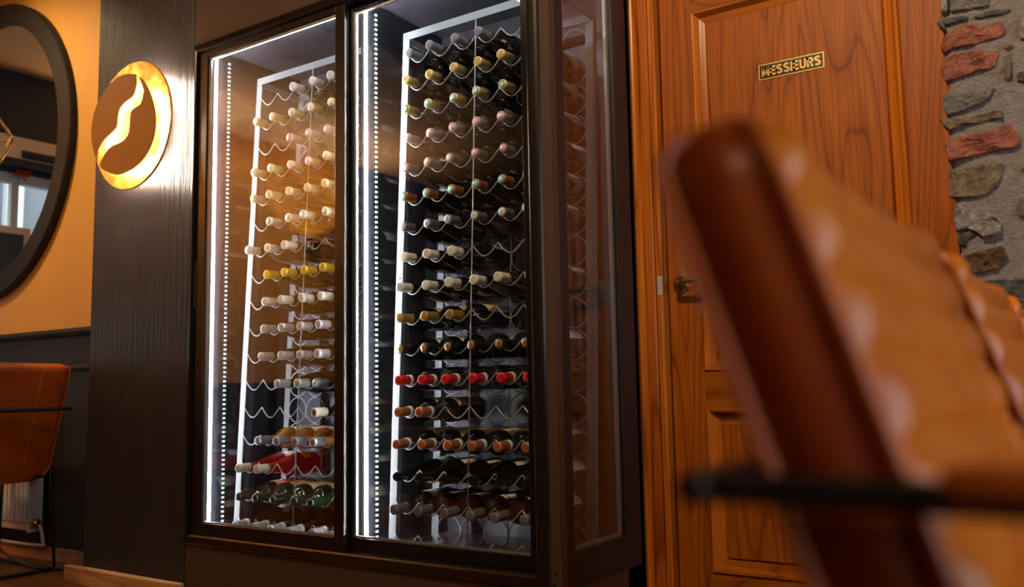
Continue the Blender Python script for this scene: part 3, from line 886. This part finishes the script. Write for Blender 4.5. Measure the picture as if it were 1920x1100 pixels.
# ------------------------------------------------------------------ stone wall
YS = .40
ST = [
 ('g',[(-0.289, 1.658), (-0.286, 1.643), (-0.29, 1.633), (-0.285, 1.627), (-0.254, 1.625), (-0.239, 1.624), (-0.216, 1.621), (-0.201, 1.624), (-0.201, 1.647), (-0.256, 1.668), (-0.288, 1.675)]),
 ('w',[(-0.307, 1.676), (-0.307, 1.662), (-0.306, 1.648), (-0.307, 1.63), (-0.294, 1.629), (-0.291, 1.644), (-0.292, 1.658), (-0.292, 1.671)]),
 ('d',[(-0.306, 1.608), (-0.298, 1.615), (-0.286, 1.615), (-0.259, 1.612), (-0.249, 1.607), (-0.252, 1.599), (-0.273, 1.599), (-0.293, 1.597), (-0.303, 1.6)]),
 ('w',[(-0.318, 1.604), (-0.312, 1.61), (-0.307, 1.608), (-0.303, 1.595), (-0.3, 1.586), (-0.309, 1.59)]),
 ('d',[(-0.236, 1.603), (-0.221, 1.606), (-0.209, 1.609), (-0.183, 1.609), (-0.159, 1.604), (-0.156, 1.598), (-0.173, 1.593), (-0.195, 1.595), (-0.218, 1.596), (-0.233, 1.599)]),
 ('r',[(-0.308, 1.565), (-0.28, 1.583), (-0.26, 1.588), (-0.232, 1.584), (-0.213, 1.576), (-0.204, 1.574), (-0.185, 1.577), (-0.176, 1.576), (-0.173, 1.563), (-0.168, 1.553), (-0.172, 1.544), (-0.184, 1.537), (-0.206, 1.537), (-0.226, 1.534), (-0.235, 1.532), (-0.264, 1.532), (-0.291, 1.532), (-0.309, 1.529), (-0.315, 1.537), (-0.315, 1.553)]),
 ('r',[(-0.313, 1.501), (-0.305, 1.51), (-0.284, 1.518), (-0.255, 1.517), (-0.234, 1.518), (-0.217, 1.512), (-0.208, 1.511), (-0.19, 1.506), (-0.185, 1.498), (-0.191, 1.487), (-0.196, 1.468), (-0.211, 1.465), (-0.23, 1.465), (-0.253, 1.461), (-0.279, 1.458), (-0.298, 1.454), (-0.31, 1.456), (-0.317, 1.473), (-0.318, 1.489)]),
 ('s',[(-0.175, 1.496), (-0.161, 1.497), (-0.16, 1.484), (-0.169, 1.43), (-0.178, 1.429), (-0.183, 1.437), (-0.177, 1.475)]),
 ('r',[(-0.177, 1.509), (-0.171, 1.515), (-0.16, 1.515), (-0.156, 1.509), (-0.164, 1.505), (-0.173, 1.504)]),
 ('w',[(-0.145, 1.541), (-0.14, 1.557), (-0.13, 1.576), (-0.103, 1.575), (-0.103, 1.526), (-0.125, 1.516), (-0.141, 1.522)]),
 ('d',[(-0.154, 1.437), (-0.148, 1.443), (-0.139, 1.445), (-0.107, 1.44), (-0.109, 1.412), (-0.141, 1.417), (-0.155, 1.423)]),
 ('g',[(-0.319, 1.416), (-0.31, 1.42), (-0.281, 1.42), (-0.252, 1.417), (-0.224, 1.418), (-0.203, 1.416), (-0.216, 1.396), (-0.235, 1.383), (-0.259, 1.377), (-0.286, 1.371), (-0.313, 1.37), (-0.319, 1.386)]),
 ('s',[(-0.328, 1.359), (-0.314, 1.361), (-0.289, 1.354), (-0.276, 1.355), (-0.266, 1.358), (-0.245, 1.357), (-0.219, 1.353), (-0.203, 1.359), (-0.191, 1.356), (-0.192, 1.338), (-0.208, 1.341), (-0.229, 1.336), (-0.25, 1.337), (-0.276, 1.341), (-0.29, 1.337), (-0.293, 1.331), (-0.308, 1.331), (-0.321, 1.342)]),
 ('r',[(-0.323, 1.301), (-0.298, 1.307), (-0.274, 1.312), (-0.248, 1.311), (-0.229, 1.313), (-0.203, 1.314), (-0.191, 1.321), (-0.173, 1.32), (-0.168, 1.306), (-0.162, 1.294), (-0.158, 1.279), (-0.16, 1.268), (-0.173, 1.262), (-0.195, 1.261), (-0.225, 1.26), (-0.251, 1.258), (-0.278, 1.256), (-0.301, 1.253), (-0.315, 1.252), (-0.319, 1.276)]),
 ('s',[(-0.316, 1.227), (-0.293, 1.23), (-0.268, 1.233), (-0.238, 1.232), (-0.197, 1.229), (-0.195, 1.221), (-0.199, 1.205), (-0.205, 1.193), (-0.213, 1.181), (-0.232, 1.161), (-0.258, 1.155), (-0.288, 1.157), (-0.311, 1.162), (-0.319, 1.167), (-0.319, 1.19)]),
 ('w',[(-0.161, 1.212), (-0.154, 1.223), (-0.128, 1.223), (-0.127, 1.202), (-0.156, 1.2)]),
 ('w',[(-0.303, 1.147), (-0.308, 1.13), (-0.312, 1.102), (-0.31, 1.078), (-0.286, 1.081), (-0.264, 1.070), (-0.252, 1.055), (-0.23, 1.056), (-0.215, 1.065), (-0.21, 1.084), (-0.217, 1.099), (-0.226, 1.107), (-0.241, 1.117), (-0.256, 1.117), (-0.27, 1.124), (-0.287, 1.132)]),
 ('d',[(-0.309, 1.071), (-0.308, 1.044), (-0.291, 1.04), (-0.285, 1.056), (-0.269, 1.06), (-0.268, 1.066), (-0.283, 1.074)]),
 ('b',[(-0.296, 1.016), (-0.272, 1.022), (-0.242, 1.027), (-0.214, 1.031), (-0.207, 1.019), (-0.204, 1.005), (-0.212, 0.995), (-0.215, 0.981), (-0.245, 0.973), (-0.275, 0.969), (-0.293, 0.966), (-0.296, 0.986)]),
 ('s',[(-0.309, 1.015), (-0.300, 1.015), (-0.300, 0.972), (-0.310, 0.976)]),
 ('g',[(-0.173, 1.119), (-0.168, 1.137), (-0.16, 1.143), (-0.135, 1.144), (-0.136, 1.094), (-0.163, 1.095), (-0.174, 1.095)]),
 ('d',[(-0.276, 0.953), (-0.257, 0.952), (-0.227, 0.952), (-0.203, 0.95), (-0.173, 0.95), (-0.133, 0.941), (-0.137, 0.88), (-0.178, 0.88), (-0.207, 0.89), (-0.241, 0.895), (-0.272, 0.908)]),
]
EDGE = [(-0.308, 1.68), (-0.308, 1.635), (-0.312, 1.612), (-0.303, 1.575), (-0.310, 1.559), (-0.311, 1.541), (-0.305, 1.521), (-0.312, 1.501), (-0.311, 1.46), (-0.305, 1.45), (-0.307, 1.428), (-0.314, 1.419), (-0.316, 1.383), (-0.312, 1.367), (-0.322, 1.358), (-0.318, 1.343), (-0.312, 1.335), (-0.312, 1.309), (-0.319, 1.300), (-0.317, 1.274), (-0.312, 1.256), (-0.312, 1.234), (-0.315, 1.225), (-0.316, 1.19), (-0.315, 1.169), (-0.306, 1.156), (-0.304, 1.132), (-0.308, 1.104), (-0.306, 1.075), (-0.305, 1.044), (-0.299, 1.039), (-0.305, 1.017), (-0.305, 0.971), (-0.298, 0.962), (-0.29, 0.952)]
def stone_mat(name, c0, c1, c2, rough=.85):
    m, t, b = nt(name)
    v_ = coords(t)
    f = noise(t, v_, 38, 6, .65, .3); g = noise(t, v_, 130, 4, .7)
    col = ramp(t, math_n(t, 'ADD', math_n(t, 'MULTIPLY', f, .65), math_n(t, 'MULTIPLY', g, .35)), [(.32, c0), (.5, c1), (.68, c2)])
    t.links.new(col, b.inputs['Base Color']); b.inputs['Roughness'].default_value = rough
    bump(t, b, math_n(t, 'ADD', f, math_n(t, 'MULTIPLY', g, .6)), 1.0, .015)
    return m
SM = {'g': stone_mat('grey_stone', (.075, .068, .055), (.19, .17, .14), (.34, .31, .26)),
      'w': stone_mat('pale_stone', (.10, .095, .09), (.30, .27, .245), (.56, .53, .50)),
      'd': stone_mat('dark_slate', (.030, .028, .028), (.085, .078, .072), (.22, .19, .16)),
      'r': stone_mat('red_brick', (.15, .040, .018), (.34, .105, .055), (.52, .23, .15)),
      's': stone_mat('brown_sandstone', (.085, .058, .030), (.22, .155, .090), (.38, .29, .19)),
      'b': stone_mat('umber_stone', (.045, .022, .010), (.13, .065, .028), (.25, .14, .07))}
M_mortar = stone_mat('lime_mortar', (.20, .165, .145), (.28, .235, .21), (.35, .30, .275), .9)
sw = struct(empty('wall_stone', (0, YS, 0)), 'rough stone and brick wall in grey mortar')
full = [(-.31, ZC), (-.30, 2.4), (-.318, 2.1), (-.305, 1.9), (-.315, 1.75)] + EDGE + [(-.31, .90), (-.30, .7), (-.315, .5), (-.30, .3), (-.31, 0)]
# mortar face: grid with an uneven surface, left edge following the outline
from mathutils import noise as mn
def edge_x(z):
    for (xa, za), (xb, zb) in zip(full, full[1:]):
        if zb <= z <= za: return xa + (xb - xa) * ((za - z) / max(za - zb, 1e-6))
    return -.31
v = []; f = []
zs = [i * ZC / 300 for i in range(301)]
us = [0, .004, .01, .02, .035] + [.05 + i * .03 for i in range(22)] + [1.0, 1.6, 2.2, XR + .31]
for z in zs:
    ex = edge_x(z)
    row = [(ex + .004, .53, z), (ex + .003, YS + .06, z), (ex + .001, YS + .02, z)]
    for u in us:
        x = ex + u
        rd = .010 * max(0, 1 - u / .02) ** 2
        nz = mn.noise(Vector((x * 9, z * 9, 0))) * .006 + mn.noise(Vector((x * 40, z * 40, 3))) * .0018
        row.append((min(x, XR), YS + rd + nz, z))
    v += row
nc = len(us) + 3
for i in range(300):
    for j in range(nc - 1):
        a = i * nc + j
        f.append((a, a + 1, a + nc + 1, a + nc))
link('mortar', mesh('mortar', v, f), M_mortar, sw, smooth=True)
def stone(poly, kind, h, seed):
    rnd = random.Random(seed)
    cx = sum(p[0] for p in poly) / len(poly); cz = sum(p[1] for p in poly) / len(poly)
    # resample the outline, then raise it in rings to a rough face
    P = []
    n = len(poly)
    for i in range(n):
        a = poly[i]; b = poly[(i + 1) % n]
        L = math.hypot(b[0] - a[0], b[1] - a[1]); k = max(1, int(L / .014))
        for j in range(k): P.append((a[0] + (b[0] - a[0]) * j / k, a[1] + (b[1] - a[1]) * j / k))
    m = len(P)
    w_ = max(p[0] for p in poly) - min(p[0] for p in poly); hh = max(p[1] for p in poly) - min(p[1] for p in poly)
    ins = min(.004, .15 * min(w_, hh))
    v = []; f = []
    rings = [(0, YS + .035), (0, YS - h * .35), (ins * .45, YS - h * .85), (ins * 1.3, YS - h), (None, .62), (None, .30)]
    for s, yy in rings:
        for (x, z) in P:
            d = math.hypot(x - cx, z - cz) or 1e-6
            if s is None: q = yy; yb = YS - h
            else: q = max(.2, 1 - s / d); yb = yy
            px, pz = cx + (x - cx) * q, cz + (z - cz) * q
            j = mn.noise(Vector((px * 55, pz * 55, seed * 1.7))) * h * .75 + mn.noise(Vector((px * 24, pz * 24, seed))) * h * .9
            if yb > YS: j = 0
            v.append((px, yb + j, pz))
    for r_ in range(len(rings) - 1):
        for i in range(m):
            f.append((r_ * m + i, r_ * m + (i + 1) % m, (r_ + 1) * m + (i + 1) % m, (r_ + 1) * m + i))
    v.append((cx, YS - h + mn.noise(Vector((cx * 55, cz * 55, seed))) * h * .5, cz)); c0 = len(v) - 1
    b0 = (len(rings) - 1) * m
    for i in range(m): f.append((b0 + i, b0 + (i + 1) % m, c0))
    bm = bmesh.new(); me = mesh('stone', v, f); bm.from_mesh(me); bpy.data.meshes.remove(me)
    nm = 'brick' if kind == 'r' else 'stone'
    me = from_bm(nm, bm)
    o = link(nm, me, SM[kind], sw)
    for p_ in me.polygons: p_.use_smooth = False
    return o
for i, (k, p) in enumerate(ST): stone(p, k, {'r': .012, 'd': .008, 'w': .014, 'b': .013}.get(k, .010), i + 1)
# the rest of the wall: random rubble outside the part traced above
occ = [(-.33, -.10, .87, 1.69)]
z = .06; sd = 100
while z < 2.7:
    hgt = random.choice([.055, .06, .075, .09]); x = -.30 + random.uniform(0, .03)
    while x < 1.5:
        wd = random.choice([.10, .14, .18, .22]); x1 = x + wd
        if not any(x1 > a and x < b and z + hgt > c and z < d for a, b, c, d in occ):
            pts = []
            for q in range(14):
                a = 2 * math.pi * q / 14
                ca_, sa_ = math.cos(a), math.sin(a)
                e = .38
                px = x + wd / 2 + wd / 2 * math.copysign(abs(ca_) ** e, ca_) * random.uniform(.9, 1.0)
                pz = z + hgt / 2 + hgt / 2 * math.copysign(abs(sa_) ** e, sa_) * random.uniform(.85, 1.0)
                pts.append((px, pz))
            stone(pts, random.choice('gwdrrssb'), .011, sd); sd += 1
        x = x1 + random.uniform(.010, .022)
    z += hgt + random.uniform(.010, .020)

# ------------------------------------------------------------------ leather chairs
ZT, ZB = .850, .370
TAN = .335
def half_w(z):
    w_ = .215
    rt_ = .030
    if z > ZT - rt_: w_ -= rt_ - math.sqrt(max(0, rt_ ** 2 - (z - (ZT - rt_)) ** 2))
    rb = .075
    if z < ZB + rb: w_ -= rb - math.sqrt(max(0, rb ** 2 - (ZB + rb - z) ** 2))
    return w_
def back_x(z): return -.200 + TAN * (ZT - z)
def top_cut(z): return 1.0 if z < ZT - .034 else math.sqrt(max(0, 1 - ((z - ZT + .034) / .034) ** 2))
TH = .054
def back_shell():
    nz, ny = 40, 24
    v = []; f = []
    zs_ = [ZB + (ZT - ZB) * (.5 - .5 * math.cos(math.pi * i / nz)) for i in range(nz + 1)]
    for side in (0, 1):
        for z in zs_:
            hw = half_w(z)
            for j in range(ny + 1):
                u = -1 + 2 * j / ny
                x = back_x(z) + .012 * u * u
                rr_ = .034
                k = 1.0 if z < ZT - rr_ else math.sqrt(max(0, 1 - ((z - ZT + rr_) / rr_) ** 2))
                if side: x -= TH * (.30 + .70 * k) + .010 * (1 - u * u) * (1 - ((z - .6) / .3) ** 2)
                else: x -= TH * .30 * (1 - k) * .99
                v.append((x, u * hw, z))
    N = (nz + 1) * (ny + 1); W = ny + 1
    for i in range(nz):
        for j in range(ny):
            a = i * W + j
            f.append((a, a + 1, a + W + 1, a + W)); f.append((N + a, N + a + W, N + a + W + 1, N + a + 1))
    for i in range(nz):
        for j in (0, ny):
            a = i * W + j; f.append((a, a + W, N + a + W, N + a))
    for j in range(ny):
        for i in (0, nz):
            a = i * W + j; f.append((a, a + 1, N + a + 1, N + a))
    bm = bmesh.new(); me = mesh('backrest', v, f); bm.from_mesh(me); bpy.data.meshes.remove(me)
    return from_bm('backrest', bm)
CUTS = [-1, -.74, .74, 1]
def puff(t_, p=.42): return max(0.0, math.sin(math.pi * t_)) ** p
def quilt():
    ny, nz = 72, 150
    v = []; f = []
    z0, z1 = .440, ZT - .004
    for i in range(nz + 1):
        z = z0 + (z1 - z0) * i / nz
        hw = half_w(z) - .004
        rz = ((z1 - z) / .0415 + .1) % 1.0
        for j in range(ny + 1):
            u = -1 + 2 * j / ny
            for a, b in zip(CUTS, CUTS[1:]):
                if a <= u <= b: tu = (u - a) / (b - a)
            edge = min(1, (1 - abs(u)) / .05, max(0, (z1 - z)) / .01 + .0) ** .5
            h = (.004 + (.0125 if abs(u) > .74 else .0100) * puff(rz, .45) * puff(tu, .36 if abs(u) > .74 else .14)) * edge
            v.append((back_x(z) + .012 * u * u + h - TH * .30 * (1 - top_cut(z)), u * hw, z + h * TAN * .9))
    W = ny + 1
    for i in range(nz):
        for j in range(ny):
            a = i * W + j; f.append((a, a + 1, a + W + 1, a + W))
    return mesh('quilted_panel', v, f)
def perimeter(dx):
    pts = []
    zs_ = [.38 + (ZT - .38) * i / 40 for i in range(41)]
    sh = lambda z: (-TH * .30 if dx > 0 else TH * .70) * (1 - top_cut(z))
    for z in zs_: pts.append((back_x(z) + .012 + dx + sh(z), half_w(z), z))
    for j in range(1, 12):
        u = 1 - 2 * j / 12
        pts.append((back_x(ZT) + .012 * u * u + dx + sh(ZT), u * half_w(ZT), ZT))
    for z in zs_[::-1]: pts.append((back_x(z) + .012 + dx + sh(z), -half_w(z), z))
    return pts
def seat_mesh():
    ny, nx = 40, 60
    v = []; f = []
    for side in (0, 1):
        for i in range(nx + 1):
            x = -.075 + .475 * i / nx
            for j in range(ny + 1):
                u = -1 + 2 * j / ny
                hw = .210 - .02 * max(0, (x - .30) / .1) ** 2
                e = min(1, (1 - abs(u)) / .12, (.401 - x) / .05 + .02) ** .5
                if side == 0:
                    h = .012 * puff(((x + .075) / .0594) % 1.0) * puff(((u + 1) / 2 * 3) % 1.0, .3)
                    z = .435 + (.028 + h) * e
                else: z = .435 - .050 * e
                v.append((x, u * hw, z))
    N = (nx + 1) * (ny + 1); W = ny + 1
    for i in range(nx):
        for j in range(ny):
            a = i * W + j
            f.append((a, a + W, a + W + 1, a + 1)); f.append((N + a, N + a + 1, N + a + W + 1, N + a + W))
    for i in range(nx):
        for j in (0, ny):
            a = i * W + j; f.append((a, a + W, N + a + W, N + a))
    for j in range(ny):
        for i in (0, nx):
            a = i * W + j; f.append((a, a + 1, N + a + 1, N + a))
    bm = bmesh.new(); me = mesh('seat', v, f); bm.from_mesh(me); bpy.data.meshes.remove(me)
    return from_bm('seat', bm)

def make_chair():
    r0 = empty('leather_armchair', (0, 0, 0))
    b = link('backrest', back_shell(), M_lea, r0, True, True)
    link('quilted_panel', quilt(), M_quilt, b, True, True)
    tube('piping', perimeter(.003), .0045, M_pipe, b, 7, local=True)
    tube('piping', perimeter(-TH), .0045, M_pipe, b, 7, local=True)
    for yy in (-.095, .095):
        pts = []
        for i in range(25):
            z = ZB + .02 + (ZT - ZB - .03) * i / 24
            y_ = yy
            u = y_ / half_w(z)
            pts.append((back_x(z) + .012 * u * u - TH - .010 * (1 - u * u) * (1 - ((z - .6) / .3) ** 2) - .0005, y_, z))
        tube('back_seam', pts, .0022, M_pipe, b, 6, local=True)
    link('seat', seat_mesh(), M_quilt, r0, True, True)
    # black rod frame: arm loop round the back, legs, seat ring, floor bar
    az, ay = .668, .230
    arm = smooth_path([(.30, -ay, az), (.10, -ay, az), (-.12, -ay, az), (-.204, -ay + .003, az), (-.216, -ay + .014, az), (-.222, 0, az), (-.216, ay - .014, az), (-.204, ay - .003, az), (-.12, ay, az), (.10, ay, az), (.30, ay, az)], 6)
    tube('arm_rod', arm, .0075, M_blackmet, r0, 8, local=True)
    for s in (-1, 1):
        bm = box_bm(-.108, .28, s * ay - .017, s * ay + .017, az + .001, az + .014, .005)
        link('arm_pad', from_bm('arm_pad', bm), M_pipe, r0, True)
        tube('leg', [(-.062, s * ay, az), (-.085, s * (ay - .004), .40), (-.13, s * (ay + .004), .005)], .0068, M_blackmet, r0, 8, local=True)
        tube('leg', [(.30, s * ay, az), (.315, s * ay, .40), (.33, s * (ay + .004), .005)], .0068, M_blackmet, r0, 8, local=True)
        tube('floor_runner', [(-.145, s * (ay + .004), .008), (.345, s * (ay + .004), .008)], .008, M_blackmet, r0, 8, local=True)
        tube('seat_bar', [(-.086, s * (ay - .004), .388), (.315, s * ay, .388)], .007, M_blackmet, r0, 8, local=True)
    tube('cross_bar', [(-.086, -ay + .004, .388), (-.086, ay - .004, .388)], .007, M_blackmet, r0, 8, local=True)
    tube('cross_bar', [(.315, -ay, .388), (.315, ay, .388)], .007, M_blackmet, r0, 8, local=True)
    tube('cross_bar', [(-.13, -ay, .008), (-.13, ay, .008)], .008, M_blackmet, r0, 8, local=True)
    return r0
def copy_tree(o, parent=None):
    c = o.copy(); COL.objects.link(c)
    if parent is not None: c.parent = parent
    for ch in list(o.children): copy_tree(ch, c)
    return c
GC = 'tan leather chairs'
proto = make_chair()
CXR = .046
proto.location = (CXR, -1.372, 0)
tag(proto, 'blurred tan leather armchair nearest the camera, with quilted back', 'armchair', GC)
for yy, lb in ((-.812, 'second tan leather armchair, middle one of the row on the right'), (-.252, 'farthest tan leather armchair of the row, beside the stone wall')):
    c = copy_tree(proto); c.location = (CXR, yy, 0); tag(c, lb, 'armchair', GC)
c = copy_tree(proto); c.location = (-3.86, -.155, 0); c.rotation_euler = (0, 0, math.pi)
tag(c, 'tan leather armchair seen from behind, in front of the radiator', 'armchair', GC)

# ------------------------------------------------------------------ dark bench added behind the camera, blocks the floor reflection in the cabinet glass
M_banq = speckle('charcoal_upholstery', (.010, .009, .010), (.016, .014, .015), 60, .7, bs=.1)
bq = tag(empty('added_banquette', (-3.7, -3.1, 0)), 'long charcoal bench added opposite the wine cabinet to block the reflected floor', 'bench')
box('plinth', -5.3, -2.1, -3.3, -2.78, 0, .30, M_black, bq, .004)
for k in range(4): box('seat_cushion', -5.3 + k * .8, -4.504 + k * .8, -3.28, -2.74, .30, .45, M_banq, bq, .02)
for k in range(4): box('back_cushion', -5.3 + k * .8, -4.504 + k * .8, -3.40, -3.28, .0 if k < 0 else .30, .88, M_banq, bq, .02)

# ------------------------------------------------------------------ room lamps and added uplighters (above and behind the camera)
M_bulb = plain('warm_bulb', (1, 1, 1), .5, emit=(1.0, .62, .28), es=15)
def downlight(x, y_, power, label, col=(1.0, .66, .36), spot=1.9, aim=None, size=.06):
    zc = ZC - (.05 if x > -3.5 else 0)
    d = tag(empty('ceiling_spot', (x, y_, zc)), label, 'ceiling light', 'warm ceiling spots')
    me = lathe_y('trim_ring', [(0, .050), (.010, .050), (.012, .044), (.006, .038), (0, .038)], 24); me.transform(Matrix.Rotation(math.pi / 2, 4, 'X')); me.transform(Matrix.Translation((x, y_, zc)))
    me.transform(Matrix.Translation((0, 0, 0)))
    link('trim_ring', me, M_black, d)
    l = bpy.data.lights.new('spot_lamp', 'SPOT'); l.energy = power; l.color = col; l.spot_size = spot; l.spot_blend = .8; l.shadow_soft_size = size
    o = bpy.data.objects.new('spot_lamp', l); COL.objects.link(o); o.parent = d; o.location = (0, 0, -.03)
    if aim: o.rotation_euler = (Vector(aim) - Vector((x, y_, zc))).to_track_quat('-Z', 'Y').to_euler()
downlight(-4.25, -.75, 75, 'small ceiling spot nearest the ochre wall', aim=(-4.2, .2, 1.6), col=(1.0, .72, .40))
downlight(-2.3, -1.5, 60, 'small ceiling spot facing the wine cabinet', aim=(-2.6, 0, 2.1), spot=1.5)
downlight(-.7, -1.3, 150, 'small ceiling spot facing the wooden door', aim=(-.75, .5, 1.0), col=(1.0, .74, .46))
downlight(-4.5, -2.5, 150, 'small ceiling spot by the left wall', aim=(-5.6, -2.5, 1.75), spot=1.5)
downlight(.6, -2.6, 30, 'small ceiling spot over the row of chairs')
def added_sconce(y_, power, label):  # added lamps that brighten the ceiling reflected in the cabinet glass and mirror
    d = tag(empty('added_uplighter', (XL + .06, y_, 1.95)), label, 'wall lamp', 'added brass uplighters')
    box('back_plate', XL, XL + .012, y_ - .04, y_ + .04, 1.88, 2.02, M_brass, d, .003)
    me = lathe_y('bowl', [(-.06, .02), (-.04, .045), (0, .062), (.02, .066), (.018, .058), (0, .052), (-.03, .03)], 20)
    me.transform(Matrix.Rotation(math.pi / 2, 4, 'X')); me.transform(Matrix.Translation((XL + .08, y_, 1.95)))
    link('bowl', me, M_brass, d, smooth=True)
    l = bpy.data.lights.new('added_uplight', 'SPOT'); l.energy = power; l.color = (1.0, .66, .34); l.spot_size = 2.7; l.spot_blend = .9; l.shadow_soft_size = .04
    o = bpy.data.objects.new('added_uplight', l); COL.objects.link(o); o.parent = d; o.location = (.04, 0, .07); o.rotation_euler = (math.pi, 0, 0)
added_sconce(-1.75, 150, 'unseen brass uplighter added on the left wall, next to the window')
added_sconce(-3.20, 150, 'unseen brass uplighter added on the left wall, farther from the window')
# brass pendant reflected in the mirror
PX0, PY0 = -5.1, -.01
pend = tag(empty('pendant_lamp', (PX0, PY0, 1.87)), 'geometric brass wire pendant lamp, seen reflected in the mirror', 'pendant lamp')
tube('cord', [(PX0, PY0, 2.35), (PX0, PY0, ZC)], .003, M_black, pend, 6)
top = (PX0, PY0, 2.35); bot = (PX0, PY0, 1.87)
ringp = [(PX0 + .14 * math.cos(R(30 + 60 * a)), PY0 + .14 * math.sin(R(30 + 60 * a)), 2.158) for a in range(6)]
for p in ringp:
    tube('wire', [top, p], .004, M_brass, pend, 6); tube('wire', [p, bot], .004, M_brass, pend, 6)
tube('wire_ring', ringp, .004, M_brass, pend, 6, True)
me = lathe_y('bulb', [(-.02, .012), (.0, .022), (.025, .030), (.05, .020), (.055, .004)], 14); me.transform(Matrix.Rotation(math.pi / 2, 4, 'X')); me.transform(Matrix.Translation((PX0, PY0, 2.27)))
link('bulb', me, M_bulb, pend, smooth=True)
